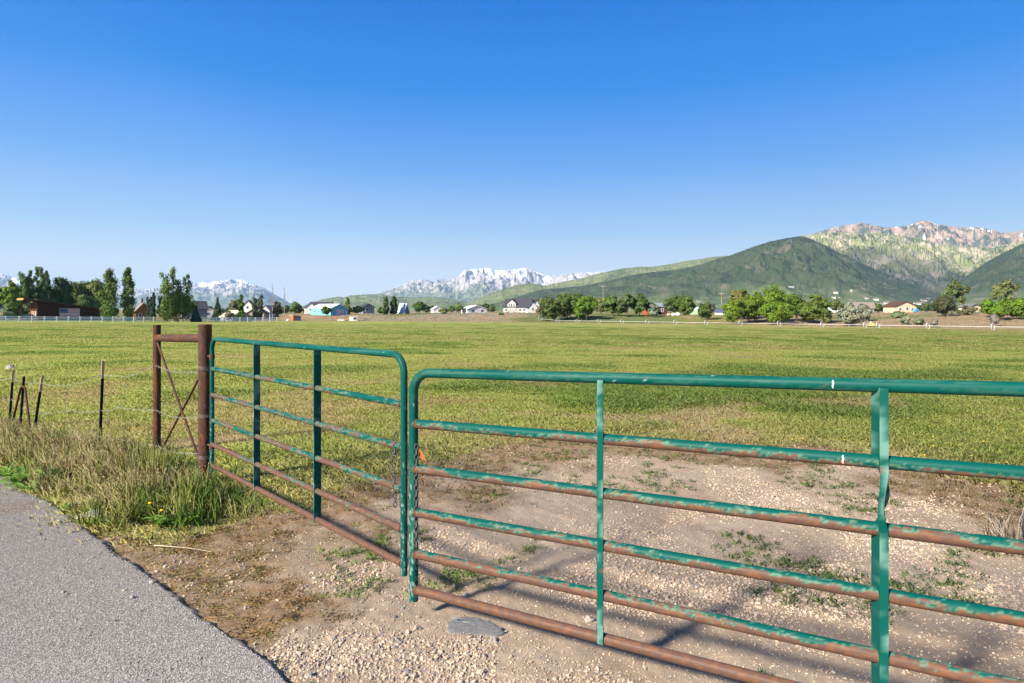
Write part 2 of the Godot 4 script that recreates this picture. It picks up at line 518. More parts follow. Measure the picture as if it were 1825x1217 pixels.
func coat(how: Array, s: float, a: float, p: Vector3) -> Color:
	var ca := cos(a); var sn := sin(a)
	var seed_at: float = how[1]
	var c: Color
	if how[0] == "rail":
		# rust eats in from the underside and from rubbed patches, leaving chalky paint round it
		var warp := n_fine.get_noise_2d(s * 23.0, seed_at) * 0.5
		var n := n_fine.get_noise_3d(s * 10.0 + seed_at, ca * 1.1 + warp, sn * 1.1) * 0.72 + n_fine.get_noise_3d(s * 40.0, ca * 2.6 + seed_at, sn * 2.6) * 0.40 + n_fine.get_noise_3d(s * 110.0, ca * 7.0 + seed_at, sn * 7.0) * 0.22 + n_mid.get_noise_2d(s * 9.0, seed_at) * 0.55
		var val: float = n - (ca + 0.15) * how[3] + (how[2] - 0.5) * 1.7
		var tone := 1.0 + 0.18 * n_fine.get_noise_3d(s * 120.0, ca * 9.0, sn * 9.0 + seed_at)
		c = PAINT * tone
		if val > -0.22: c = PAINT.lerp(FADED, smoothstep(-0.22, -0.02, val))
		if val > 0.0:
			var o := smoothstep(0.05, 0.35, n_fine.get_noise_3d(s * 30.0 + 9.0, ca * 2.0, sn * 2.0 + seed_at))
			c = FADED.lerp((RUST * tone).lerp(ORANGE, o * 0.55), smoothstep(0.0, 0.09, val))
	elif how[0] == "frame":
		var n := n_fine.get_noise_3d(s * 45.0 + seed_at, ca * 2.5, sn * 2.5)
		c = PAINT * (1.0 + 0.15 * n_fine.get_noise_3d(s * 8.0, ca, sn + seed_at))
		c = c.lerp(FADED, 0.30 * smoothstep(0.0, 0.5, n_fine.get_noise_3d(s * 3.0 + seed_at, ca * 2.0, sn * 2.0) + 0.5 * n_fine.get_noise_3d(s * 30.0, ca * 5.0, sn * 5.0)))
		var chips: float = how[2] * smoothstep(1.25, 0.3, p.y)
		if n > 0.70 - chips * 0.36: c = c.lerp(Color(0.24, 0.34, 0.31), 0.7)
		if n < -0.70 + chips * 0.08: c = RUST.lerp(c, 0.25)
	else:
		var n := n_fine.get_noise_3d(s * 3.0 + seed_at, ca * 0.8, sn * 0.8)
		var f := n_fine.get_noise_3d(s * 26.0 + seed_at, ca * 4.0, sn * 4.0)
		var g := n_fine.get_noise_3d(s * 60.0 + seed_at, ca * 7.0, sn * 7.0)
		c = Color(0.066, 0.034, 0.026) * (1.0 + 0.3 * f + 0.3 * g)
		c = c.lerp(Color(0.13, 0.050, 0.020), smoothstep(0.15, 0.4, n * 0.8 + f * 0.45 + g * 0.3))
		if g > 0.66: c = c.lerp(Color(0.16, 0.12, 0.10), 0.5)
	c.a = 1.0
	return c

func buckled(t: float, q: Vector2) -> Vector2:
	# knocked out of true between the second and third rails
	var y := 1.0 - t
	if y < 0.237 or y > 0.44: return q
	var e := (y - 0.237) / 0.203
	var turn := 1.25 * sin(e * PI) * (1.0 - 0.3 * e)
	return (q - Vector2(-0.004, 0.03)).rotated(turn * 0.9) * Vector2(1.0, 1.0) + Vector2(-0.004, 0.03) + Vector2(0.008 - 0.022 * e, 0) * sin(e * PI)

func channel_mesh(section: PackedVector2Array, thick: float, a: Vector3, b: Vector3, along: Vector3, normal: Vector3, bend: bool, seed_at: float) -> ArrayMesh:
	# a folded strip that runs from a up to b; section in (along, normal)
	var v := PackedVector3Array(); var c := PackedColorArray(); var idx := PackedInt32Array()
	var rows := 60
	var ring := PackedVector2Array()
	for p in section: ring.append(p)
	for k in range(section.size() - 1, -1, -1):
		var t := (section[mini(k + 1, section.size() - 1)] - section[maxi(k - 1, 0)]).normalized()
		ring.append(section[k] + Vector2(t.y, -t.x) * thick)
	var w := ring.size()
	for i in rows + 1:
		var f := float(i) / rows
		var o := a.lerp(b, f)
		for k in w:
			var q: Vector2 = buckled(f, ring[k]) if bend else ring[k]
			var p := o + along * q.x + normal * q.y
			v.append(p)
	var vv := PackedVector3Array(); var nn := PackedVector3Array()
	for i in rows:
		for k in w:
			var k2 := (k + 1) % w
			var q := [v[i * w + k], v[i * w + k2], v[(i + 1) * w + k2], v[(i + 1) * w + k]]
			var n: Vector3 = (q[2] - q[0]).cross(q[1] - q[0]).normalized()
			var base := vv.size()
			for e in q:
				vv.append(e); nn.append(n)
				var ns := n_fine.get_noise_3d(e.x * 30.0 + k * 3.0, e.y * 9.0, e.z * 30.0 + seed_at)
				var cc := PAINT.lerp(Color(0.10, 0.22, 0.19), smoothstep(0.08, 0.5, ns + n_fine.get_noise_3d(e.x * 90.0, e.y * 60.0, e.z * 90.0) * 0.3))
				if ns < -0.63: cc = RUST
				c.append(cc)
			idx.append_array([base, base + 1, base + 2, base, base + 2, base + 3])
	for e in [0, rows]:
		var n2 := Vector3.UP if e else Vector3.DOWN
		var base2 := vv.size()
		for k in w:
			vv.append(v[e * w + k]); nn.append(n2); c.append(PAINT)
		var half := section.size()
		for k in half - 1:
			idx.append_array([base2 + k, base2 + k + 1, base2 + w - 2 - k, base2 + k, base2 + w - 2 - k, base2 + w - 1 - k])
	return arrays_mesh(vv, nn, c, idx)

func gate(called: String, label: String, hinge: Vector3, free: Vector3, drop: Vector3, r: float, rust: Array, under: float, first: bool) -> Node3D:
	# hinge, free: middle of the top rail at its two ends; drop: from top rail to bottom rail
	var g := thing(called, label, "gate", Vector3(hinge.x, 0, hinge.z))
	var o := g.position
	var h := hinge - o; var f := free - o
	var along := (f - h).normalized()
	var flat := Vector3(along.x, 0, along.z).normalized()
	var normal := Vector3(-flat.z, 0, flat.x)
	if normal.dot(-(o + h)) < 0: normal = -normal
	var down := drop.normalized()
	var corner := 0.115
	var path := PackedVector3Array()
	var tail := 0.065
	path.append_array(line(h + drop + down * tail, h + down * corner, 0.014))
	for k in range(1, 9):
		var t := PI / 2 * k / 9.0
		path.append(h + down * corner + along * corner - along * corner * cos(t) - down * corner * sin(t))
	path.append_array(line(h + along * corner, f - along * corner, 0.014))
	for k in range(1, 9):
		var t := PI / 2 * k / 9.0
		path.append(f - along * corner + down * corner + along * corner * sin(t) - down * corner * cos(t))
	path.append_array(line(f + down * corner, f + drop + down * tail, 0.014))
	var fr := part("frame", tube(path, PackedFloat32Array([r]), 20, ["frame", 3.0 if first else 31.0, 1.0 if first else 1.35]), M.paint, g)
	fr.set_meta("label", "bent pipe frame in smooth green paint, scuffed near its foot")
	var fractions := [0.235, 0.442, 0.643, 0.834, 1.0]
	for k in 5:
		var p0: Vector3 = h + drop * fractions[k]; var p1: Vector3 = f + drop * fractions[k]
		var ra := part("rail", tube(line(p0, p1, 0.009), PackedFloat32Array([r * 0.98]), 22, ["rail", 11.0 * k + (0.0 if first else 5.0), rust[k], under], false), M.paint, g)
		for e in [[p0, along], [p1, -along]]:
			# weld bead round the rail where it meets the upright
			part("weld", tube(PackedVector3Array([e[0] + e[1] * r * 0.80, e[0] + e[1] * r * 1.02, e[0] + e[1] * r * 1.3]), PackedFloat32Array([r * 1.16, r * 1.14, r * 0.98]), 16, ["rust", 7.0 * k], false), M.rusty, g)
		if k == 4: ra.set_meta("label", "bottom rail rusted brown nearly all over")
	for share in [1.0 / 3.0, 2.0 / 3.0]:
		var top: Vector3 = h.lerp(f, share) - down * 0.002
		var low := top + drop
		if first:
			part("stay", channel_mesh(PackedVector2Array([Vector2(-0.006, -0.03), Vector2(-0.006, 0.026), Vector2(0.006, 0.026)]), 0.004, low - Vector3.UP * 0.02, top - Vector3.UP * r * 0.75, -along, normal, false, 3.0), M.paint, g)
		else:
			var a2 := Vector3(-along.x, 0, -along.z).normalized()
			var bend: bool = share < 0.5
			var st := part("stay", channel_mesh(PackedVector2Array([Vector2(-0.034, -0.03), Vector2(-0.004, r + 0.004), Vector2(0.026, r + 0.004)]), 0.004, low - Vector3.UP * 0.018, top - Vector3.UP * r * 0.35, a2, normal, bend, 9.0), M.paint, g)
			if share < 0.5: st.set_meta("label", "folded upright stay, buckled between second and third rails")
	for y in [0.14, 0.85]:
		var q: Vector3 = h + drop * y
		var ring := part("hinge_clamp", tube(line(q - down * 0.025, q + down * 0.025, 0.025), PackedFloat32Array([r * 1.22]), 16, []), M.dark_rust, g)
		part("hinge_pin", plain_tube(q, q - along * 0.11, 0.012, 0.012), M.dark_rust, ring)
	return g

func chain(called: String, label: String, from: Vector3, count: int, sway: Vector3) -> Node3D:
	var t := thing(called, label, "chain", from)
	var link := TorusMesh.new()
	link.inner_radius = 0.0075
	link.outer_radius = 0.0140
	link.rings = 14
	link.ring_segments = 7
	for k in count:
		var o := part("link", link, M.chain, t)
		var f := float(k) / count
		o.position = Vector3(0, -0.030 * k, 0) + sway * sin(f * PI)
		o.basis = Basis(Vector3.UP, PI / 2 * (k % 2) + 0.35) * Basis(Vector3.RIGHT, PI / 2) * Basis.from_scale(Vector3(1.0, 0.95, 1.45))
	return t

func t_post(label: String, foot: Vector2, tip: Vector3, share: float) -> Node3D:
	var y := land(foot.x, foot.y) - 0.08
	var t := thing("steel_fence_post", label, "fence post", Vector3(foot.x, y, foot.y), 0.0, "steel posts of the wire fence")
	var top := tip - t.position
	var along := top.normalized()
	var half := PackedVector2Array([Vector2(-0.019, 0.004), Vector2(-0.019, 0.0), Vector2(-0.002, 0.0), Vector2(-0.002, -0.028), Vector2(0.002, -0.028), Vector2(0.002, 0.0), Vector2(0.019, 0.0), Vector2(0.019, 0.004)])
	var b := Basis(Quaternion(Vector3.BACK, along))
	var body := part("shaft", prism(half, 0, top.length() * (1.0 - share)), M.post_green, t)
	body.basis = b
	var tip_part := part("painted_tip", prism(half, top.length() * (1.0 - share), top.length()), M.post_tip, t)
	tip_part.basis = b
	tip_part.set_meta("label", "tip in flaking cream paint over rust")
	for k in 14:
		var stud := part("stud", box_mesh(Vector3(-0.004, 0.004, -0.006), Vector3(0.004, 0.011, 0.006)), M.post_green, t)
		stud.basis = b
		stud.position = along * (top.length() * (0.2 + 0.05 * k)) + b.y * 0.003
	return t

func wire(label: String, pts: Array, barbed: bool, group: String) -> Node3D:
	# pts: points it is fastened to, with a little sag between
	var path := PackedVector3Array()
	for k in pts.size() - 1:
		var a: Vector3 = pts[k]; var b: Vector3 = pts[k + 1]
		var n := maxi(2, int(a.distance_to(b) / 0.025))
		for i in n + (1 if k == pts.size() - 2 else 0):
			var f := float(i) / n
			var p := a.lerp(b, f) - Vector3.UP * 0.10 * a.distance_to(b) * f * (1.0 - f)
			p += Vector3(n_fine.get_noise_1d(p.x * 9.0), n_fine.get_noise_1d(p.x * 8.0 + 40.0), n_fine.get_noise_1d(p.z * 8.0)) * 0.012
			path.append(p)
	var t := thing("fence_wire", label, "wire", path[0], 0.0, group)
	for ph in [0.0, PI]:
		var tw := PackedVector3Array()
		for i in path.size():
			tw.append(path[i] - path[0] + Vector3(0, cos(i * 1.1 + ph), sin(i * 1.1 + ph)) * 0.0018)
		part("strand", tube(tw, PackedFloat32Array([0.0014]), 5, []), M.wire, t)
	if barbed:
		var i2 := 3
		while i2 < path.size() - 2:
			var q := path[i2] - path[0]
			var st := part("barb", tube(PackedVector3Array([q + Vector3(0.008, 0.017, 0.008), q, q + Vector3(-0.006, -0.017, 0.008)]), PackedFloat32Array([0.0016]), 4, []), M.wire, t)
			st.name = "barb" if st.name == "barb" else st.name
			i2 += 5
	return t

func build_gates() -> void:
	var left := gate("pipe_gate", "green six-rail pipe gate hung on the thick rusty post, thinner tubes", Vector3(-3.016, 1.501, -6.32), Vector3(-0.655, 1.522, -3.813), Vector3(0, -1.27, 0), 0.0218, [0.44, 0.52, 0.60, 0.74, 1.25], 0.10, true)
	var right := gate("pipe_gate", "green six-rail pipe gate with thicker tubes and a buckled upright stay", Vector3(2.452, 1.539, -1.843), Vector3(-0.577, 1.428, -3.685), Vector3(0.0, -1.27, 0.0), 0.0272, [0.52, 0.70, 0.76, 0.84, 1.5], 0.72, false)
	for t in [["bird dropping streak", 1483, 684, 0.0], ["bird dropping streak", 1499, 819, 1.0]]:
		# dried droppings lie on the front of the rails
		var rail_top := Vector3(2.452, 1.539, -1.843).lerp(Vector3(-0.577, 1.428, -3.685), 0.0)
		var dirr := Vector3(-0.577, 1.428, -3.685) - rail_top
		var best := 0.0; var bd := 1e9
		for k in 200:
			var p: Vector3 = rail_top + dirr * k / 200.0 - Vector3(0, 1.27 * 0.235 * t[3], 0)
			var e := absf(CX + p.x / -p.z * FOCAL - t[1])
			if e < bd: bd = e; best = k / 200.0
		var c: Vector3 = rail_top + dirr * best - Vector3(0, 1.27 * 0.235 * t[3], 0)
		var n := Vector3(-0.52, 0, 0.85)
		var path := PackedVector3Array()
		for k in 9:
			var a := lerpf(0.75, -0.55, k / 8.0)
			path.append(c - right.position + n * 0.0272 * cos(a) + Vector3.UP * 0.0272 * sin(a) + dirr.normalized() * 0.0015 * sin(k * 1.3))
		part("dropping", tube(path, PackedFloat32Array([0.001, 0.0025, 0.0035, 0.004, 0.004, 0.0035, 0.003, 0.0025, 0.001]), 7, []), M.white, right)
	# chains that used to tie the gates together
	chain("chain", "rusty chain dangling loose behind the thinner gate's upright", Vector3(-0.715, 1.02, -3.86), 15, Vector3(-0.01, 0, 0))
	chain("chain", "dark chain hanging tight against the thicker gate's upright", Vector3(-0.556, 1.00, -3.655), 20, Vector3.ZERO)
	var rag := thing("warning_tag", "faded orange tag hooked on the chain between the gates", "tag", Vector3(-0.535, 0.99, -3.66))
	part("flap", prism(PackedVector2Array([Vector2(-0.002, 0), Vector2(0.018, -0.03), Vector2(0.038, -0.078), Vector2(0.006, -0.058), Vector2(-0.004, -0.03)]), -0.002, 0.002), M.orange_tag, rag)
	part("cord", plain_tube(Vector3(-0.018, 0.022, 0), Vector3(0.0, -0.004, 0), 0.002, 0.002, 5), M.dark_rust, rag)

	# posts: two upright pipes, a pipe between them and crossed brace rods
	var hp := thing("gate_post", "thick rusty pipe post carrying the thinner gate's hinges", "post", Vector3(-3.145, 0, -6.44))
	part("pipe", tube(line(Vector3(0, -0.1, 0), Vector3(0, 1.645, 0), 0.03), PackedFloat32Array([0.064]), 28, ["rust", 2.0]), M.rusty, hp)
	for y in [1.19, 0.70, 0.28]:
		for k in 3:
			part("wire_wrap", tube(ring_path(Vector3(0, y + 0.012 * k, 0), 0.0650), PackedFloat32Array([0.0013]), 5, [], false), M.wire, hp)
	var bp := thing("brace_post", "slimmer rusty pipe post at the far end of the crossed brace", "post", Vector3(-4.52, land(-4.52, -8.0), -8.0))
	part("pipe", tube(line(Vector3(0, -0.12, 0), Vector3(0, 1.605, 0), 0.03), PackedFloat32Array([0.046]), 24, ["rust", 12.0]), M.rusty, bp)
	var off := land(-4.52, -8.0)
	var rail := thing("brace_rail", "rusty pipe welded level between the two brown posts", "pipe", Vector3(-4.52, off + 1.44, -8.0))
	part("pipe", tube(line(Vector3(0.01, 0, 0.01), Vector3(1.36, 0.065, 1.545), 0.03), PackedFloat32Array([0.045]), 20, ["rust", 22.0], false), M.rusty, rail)
	for e in [[Vector3(-4.49, off + 1.38, -7.96), Vector3(-3.17, 0.06, -6.50), "thin rusty brace rod falling from slim post to thick post"], [Vector3(-4.49, off - 0.02, -7.97), Vector3(-3.17, 1.26, -6.50), "thin rusty brace rod rising from slim post to thick post"]]:
		var rod := thing("brace_rod", e[2], "rod", e[0])
		var shift := Vector3(0.0, 0.0, 0.016) if e == null else Vector3.ZERO
		if e[1].y > 1.0: shift = Vector3(0.017, 0, -0.015)
		part("bar", tube(line(Vector3.ZERO + shift, e[1] - e[0] + shift, 0.03), PackedFloat32Array([0.0135]), 10, ["rust", 42.0], false), M.rusty, rod)
	var hp2 := thing("gate_post", "thick rusty pipe post carrying the thicker gate's hinges", "post", Vector3(2.60, 0, -1.75))
	part("pipe", tube(line(Vector3(0, -0.1, 0), Vector3(0, 1.66, 0), 0.03), PackedFloat32Array([0.064]), 28, ["rust", 62.0]), M.rusty, hp2)

	# steel fence posts and slack barbed wire
	var fp := [[near_ground(177, 800), at(184, 642, 8.1), 0.19, "upright steel fence post with long cream tip nearest the crossed brace"],
		[near_ground(58, 776), at(76, 668, 9.0), 0.25, "short steel fence post leaning beside the bent pipe"],
		[near_ground(35, 762), at(43, 669, 9.5), 0.0, "plain dark steel fence post under the bent pipe"],
		[near_ground(16, 752), at(24, 658, 10.0), 0.22, "far leaning steel fence post with cream tip beyond the bent pipe"]]
	for e in fp:
		t_post(e[3], e[0], e[1], maxf(e[2], 0.02))
	var ap := thing("bent_pipe", "rusty pipe bent into an upside-down V against steel post", "pipe", at(41, 690, 9.38))
	var legs := PackedVector3Array()
	var l0 := near_ground(20, 754); var l1 := near_ground(56, 775)
	var q0 := Vector3(l0.x, land(l0.x, l0.y) - 0.05, l0.y); var q1 := Vector3(l1.x, land(l1.x, l1.y) - 0.05, l1.y)
	legs.append_array(line(q0 - ap.position, at(37, 692, 9.40) - ap.position, 0.05))
	legs.append_array([at(39, 689, 9.39) - ap.position, at(42, 688.5, 9.37) - ap.position])
	legs.append_array(line(at(45, 692, 9.35) - ap.position, q1 - ap.position, 0.05))
	part("pipe", tube(legs, PackedFloat32Array([0.016]), 10, ["rust", 52.0]), M.rusty, ap)
	var g := "slack barbed wires of the fence"
	wire("top strand of slack barbed wire from field posts to rusty posts", [at(-40, 674, 10.6), at(23, 673, 10.0), at(70, 681, 9.0), at(125, 686, 8.5), at(181, 667, 8.08), at(226, 671, 8.05), at(277, 651, 7.95), at(372, 659.5, 6.37)], true, g)
	wire("middle strand of slack barbed wire from field posts to rusty posts", [at(-40, 708, 10.6), at(21, 711, 10.0), at(66, 735, 9.0), at(120, 731, 8.5), at(179, 732, 8.08), at(217, 726, 8.05), at(277, 730.5, 7.95), at(370, 742, 6.37)], true, g)
	wire("bottom strand of slack barbed wire sagging in tall grass", [at(60, 760, 9.0), at(85, 774, 8.7), at(112, 779, 8.5), at(177, 780, 8.08), at(228, 785, 8.05), at(277, 793, 7.95), at(368, 806, 6.37)], true, g)
	wire("twisted wire stay hanging between top and bottom strands, nearest the brace", [at(230, 667, 8.05), at(222, 700, 8.05), at(217, 727, 8.05), at(217, 765, 8.05), at(221, 784, 8.05)], false, "wire stays")
	wire("thin twisted wire stay hanging slack, further from the brace", [at(127, 684, 8.5), at(116, 705, 8.5), at(116, 731, 8.5), at(118, 755, 8.5), at(112, 780, 8.5)], false, "wire stays")

func ring_path(c: Vector3, r: float) -> PackedVector3Array:
	var p := PackedVector3Array()
	for k in 25: p.append(c + Vector3(cos(TAU * k / 24), 0.06 * sin(k), sin(TAU * k / 24)) * r)
	return p

# ---------------------------------------------------------------- grass, weeds and stones
func tuft_mesh(blades: int, spread: float, h0: float, h1: float, width: float, lean: float, seed_at: int, seeds := 0.0) -> ArrayMesh:
	var r := RandomNumberGenerator.new()
	r.seed = seed_at
	var v := PackedVector3Array(); var nn := PackedVector3Array(); var c := PackedColorArray(); var idx := PackedInt32Array()
	for k in blades:
		var a := r.randf() * TAU
		var rad := sqrt(r.randf()) * spread
		var o := Vector3(cos(a) * rad, -0.01, sin(a) * rad)
		var dirr := Vector3(cos(a + r.randfn(0, 1.2)), 0, sin(a + r.randfn(0, 1.2))).normalized()
		var h := r.randf_range(h0, h1)
		var side := dirr.cross(Vector3.UP).rotated(Vector3.UP, r.randf_range(-0.8, 0.8)) * width * r.randf_range(0.7, 1.3)
		var l := lean * r.randf_range(0.3, 1.5) * h
		var mid := o + Vector3.UP * h * 0.6 + dirr * l * 0.35
		var tip := o + Vector3.UP * h * r.randf_range(0.85, 1.0) + dirr * l
		var tone := r.randf_range(0.7, 1.25)
		var dry := r.randf() < 0.22
		var col := Color(1.35, 1.05, 0.75) * tone if dry else Color(r.randf_range(0.85, 1.1), 1.0, 0.9) * tone
		var n := (Vector3.UP * 1.2 + dirr * 0.5 + side.normalized().cross(Vector3.UP) * r.randf_range(-0.6, 0.6)).normalized()
		var b := v.size()
		for p in [o - side, o + side, mid - side * 0.75, mid + side * 0.75, tip]:
			v.append(p); nn.append(n); c.append(col)
		idx.append_array([b, b + 2, b + 1, b + 1, b + 2, b + 3, b + 2, b + 4, b + 3])
		if r.randf() < seeds:
			for e in 5:
				var q := tip - (tip - mid).normalized() * h * 0.06 * e + Vector3(r.randfn(0, 0.008), 0, r.randfn(0, 0.008))
				var s2 := Vector3(r.randfn(0, 1), r.randfn(0, 1), r.randfn(0, 1)).normalized() * 0.0035
				var s3 := Vector3(0, -0.022, 0) + dirr * r.randf_range(-0.02, 0.02)
				b = v.size()
				for p in [q - s2, q + s2, q + s3]:
					v.append(p); nn.append(n); c.append(Color(1.7, 1.15, 0.95) * tone)
				idx.append_array([b, b + 1, b + 2])
	return arrays_mesh(v, nn, c, idx)

func scatter(called: String, label: String, category: String, mesh: Mesh, material: Material, places: Array, parent: Node = null) -> MultiMeshInstance3D:
	# places: [Transform3D, Color]
	var mm := MultiMesh.new()
	mm.transform_format = MultiMesh.TRANSFORM_3D
	mm.use_colors = true
	mm.mesh = mesh
	mm.instance_count = places.size()
	for i in places.size():
		mm.set_instance_transform(i, places[i][0])
		mm.set_instance_color(i, places[i][1])
	var o := MultiMeshInstance3D.new()
	o.name = numbered(called)
	o.multimesh = mm
	o.material_override = material
	add_child(o)
	tag(o, label, category, "", "stuff")
	return o

func turned(s: Vector3, where: Vector3) -> Transform3D:
	return Transform3D(Basis(Vector3.UP, rng.randf() * TAU).scaled(s), where)

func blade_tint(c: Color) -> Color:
	var f := rng.randf_range(1.1, 1.6)      # colour brightened over the ground tone to make up for self-shadowing between blades
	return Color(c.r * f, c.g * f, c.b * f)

func build_grass() -> void:
	# short pasture grass: from the gate to about 130 m, sparser patches of larger tufts as it goes away
	var kinds := [tuft_mesh(46, 0.21, 0.014, 0.050, 0.0038, 0.9, 5), tuft_mesh(42, 0.23, 0.010, 0.040, 0.0038, 1.1, 6)]
	var lists := [[], []]
	var n := 66000
	for k in n:
		var d := 4.4 * pow(46.0 / 4.4, pow(rng.randf(), 0.62))
		var tx := rng.randf_range(-1.05, 1.12)
		var x := tx * d; var z := -d
		var cv: Array = cover(x, z)
		if cv[0] == ROAD or rng.randf() > cv[2] * (1.0 if cv[0] == FIELD else 0.45): continue
		var col: Color = cv[1] if cv[0] == FIELD else Color(0.13, 0.13, 0.035)
		var lush := n_mid.get_noise_2d(x * 1.3, z * 1.3)
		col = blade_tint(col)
		if rng.randf() < 0.16: col = col.lerp(Color(0.50, 0.42, 0.20), 0.6)
		if lush > 0.34 and rng.randf() < 0.5: col = col * 0.9
		var s := rng.randf_range(0.75, 1.3) * (1.0 + 1.6 * maxf(lush, 0.0)) * (0.55 if cv[0] == DRIVE else 1.0)
		var wide := s * (1.0 + d / 45.0)
		lists[k % 2].append([turned(Vector3(wide, s, wide), Vector3(x, land(x, z), z)), col])
	scatter("pasture_grass", "short green and straw-coloured grass blades covering the pasture", "grass", kinds[0], M.leaf, lists[0])
	scatter("pasture_grass", "low flattened grass blades covering the pasture", "grass", kinds[1], M.leaf, lists[1])
	var far := []
	var fm := tuft_mesh(30, 0.9, 0.02, 0.08, 0.012, 1.2, 8)
	for k in 32000:
		var d := 40.0 * pow(150.0 / 40.0, pow(rng.randf(), 0.8))
		var x := rng.randf_range(-1.05, 1.12) * d
		var cv: Array = cover(x, -d)
		if cv[0] != FIELD: continue
		if d > 128.0 and x < -60.0: continue
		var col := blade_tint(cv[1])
		far.append([turned(Vector3.ONE * rng.randf_range(0.7, 1.2), Vector3(x, land(x, -d), -d)), col])
	scatter("pasture_grass", "distant pasture grass in tufts", "grass", fm, M.leaf, far)

	# tall weeds between the road and the fence
	var tall := [tuft_mesh(30, 0.09, 0.22, 0.58, 0.0042, 0.28, 11, 0.3), tuft_mesh(26, 0.12, 0.12, 0.38, 0.005, 0.4, 12, 0.1), tuft_mesh(26, 0.09, 0.16, 0.46, 0.0034, 0.3, 13, 0.7)]
	var tl := [[], [], []]
	for k in 9000:
		var x := rng.randf_range(-11.5, -1.7); var z := rng.randf_range(-11.5, -4.2)
		var s := sdist("verge", x, z) + n_mid.get_noise_2d(x * 9.0, z * 9.0) * 0.25
		if s < 0.0 or sdist("road", x, z) > -0.06: continue
		if rng.randf() > smoothstep(0.0, 0.5, s) * 0.75 + 0.1: continue
		var px := CX + FOCAL * x / -z
		var which := 0 if rng.randf() < 0.5 else 1
		var col := Color(0.23, 0.29, 0.07).lerp(Color(0.45, 0.42, 0.19), rng.randf() * 0.8)
		var red := n_mid.get_noise_2d(x * 4.0 + 30.0, z * 4.0) + smoothstep(230.0, 40.0, px) * 0.45 + smoothstep(-6.2, -7.6, z) * 0.2
		if red > 0.30 and rng.randf() < 0.65:
			which = 2
			col = Color(0.42, 0.31, 0.22).lerp(Color(0.45, 0.40, 0.22), rng.randf())
		elif rng.randf() < 0.3: col = Color(0.12, 0.22, 0.045)
		var hgt := rng.randf_range(0.55, 1.0) * lerpf(0.45, 1.0, smoothstep(0.0, 0.7, s))
		tl[which].append([turned(Vector3(1.0, hgt, 1.0), Vector3(x, land(x, z), z)), col])
	scatter("roadside_weeds", "tall seeding wild grass between road and fence", "grass", tall[0], M.leaf, tl[0])
	scatter("roadside_weeds", "mixed green weeds between road and fence", "grass", tall[1], M.leaf, tl[1])
	scatter("roadside_weeds", "reddish brown cheatgrass between road and fence", "grass", tall[2], M.leaf, tl[2])
	# dry straw lying at the road edge
	var straw := []
	var sm := tuft_mesh(14, 0.16, 0.008, 0.02, 0.002, 14.0, 15)
	for k in 1500:
		var x := rng.randf_range(-9.0, -1.5); var z := rng.randf_range(-9.5, -3.6)
		var s := sdist("road", x, z)
		var on_litter := sdist("drive", x, z)
		if s > -0.02 or s < -0.9 or rng.randf() > 0.6: continue
		if on_litter > 0.6: continue
		straw.append([turned(Vector3.ONE * rng.randf_range(0.6, 1.3), Vector3(x, land(x, z) + 0.012, z)), Color(0.34, 0.26, 0.14) * rng.randf_range(0.7, 1.15)])
	scatter("dry_straw", "dead straw stems lying along the road edge", "straw", sm, M.leaf, straw)
	# brown litter and moss at the margins of the track, and thin green sprigs in it
	var litter := []
	var lm := tuft_mesh(26, 0.10, 0.006, 0.022, 0.004, 1.6, 16)
	for k in 24000:
		var d := 3.0 * pow(9.5 / 3.0, rng.randf())
		var x := rng.randf_range(-0.85, 0.86) * d
		var cv: Array = cover(x, -d)
		if cv[0] != DRIVE or cv[2] < 0.05: continue
		if rng.randf() > cv[2] * 2.6: continue
		var col := Color(0.30, 0.185, 0.09) * rng.randf_range(0.8, 1.5)
		if rng.randf() < 0.2: col = Color(0.16, 0.18, 0.05)
		col.a = 1.0
		litter.append([turned(Vector3.ONE * rng.randf_range(0.6, 1.3), Vector3(x, land(x, -d), -d)), col])
	scatter("ground_litter", "brown dead moss and litter at the edges of the track", "litter", lm, M.leaf, litter)
	var sprigs := []
	var gm := tuft_mesh(22, 0.05, 0.012, 0.05, 0.004, 1.3, 17)
	for k in 3600:
		var d := 3.0 * pow(9.0 / 3.0, rng.randf())
		var x := rng.randf_range(-0.3, 0.86) * d
		var cv: Array = cover(x, -d)
		if cv[0] != DRIVE: continue
		if n_mid.get_noise_2d(x * 6.0, -d * 6.0) + n_big.get_noise_2d(x * 9.0, -d * 9.0) * 0.5 < 0.16 + 0.10 * rng.randf(): continue
		if d < 3.9 and x < 0.9: continue
		sprigs.append([turned(Vector3.ONE * rng.randf_range(0.5, 1.2), Vector3(x, land(x, -d), -d)), Color(0.17, 0.24, 0.07) * rng.randf_range(0.7, 1.4)])
	scatter("track_sprigs", "small green sprigs growing through the gravel track", "weeds", gm, M.leaf, sprigs)

func stone_mesh(seed_at: int, rough: float, flat: float) -> ArrayMesh:
	var r := RandomNumberGenerator.new()
	r.seed = seed_at
	var v := PackedVector3Array(); var idx := PackedInt32Array()
	var rows := 5; var cols := 8
	var nz := FastNoiseLite.new()
	noise_setup(nz, seed_at, 0.9, 2)
	for j in rows + 1:
		for i in cols:
			var t := PI * j / rows; var a := TAU * (i + 0.5 * (j % 2)) / cols
			var d := Vector3(sin(t) * cos(a), cos(t) * flat, sin(t) * sin(a))
			v.append(d * (1.0 + rough * nz.get_noise_3d(d.x * 1.6, d.y * 1.6, d.z * 1.6) * 1.6))
	for j in rows:
		for i in cols:
			var p := j * cols + i; var q := j * cols + (i + 1) % cols
			idx.append_array([p, q, p + cols, q, q + cols, p + cols])
	var st := SurfaceTool.new()
	st.begin(Mesh.PRIMITIVE_TRIANGLES)
	st.set_smooth_group(-1)
	for k in idx: st.add_vertex(v[k])
	st.generate_normals()
	return st.commit()

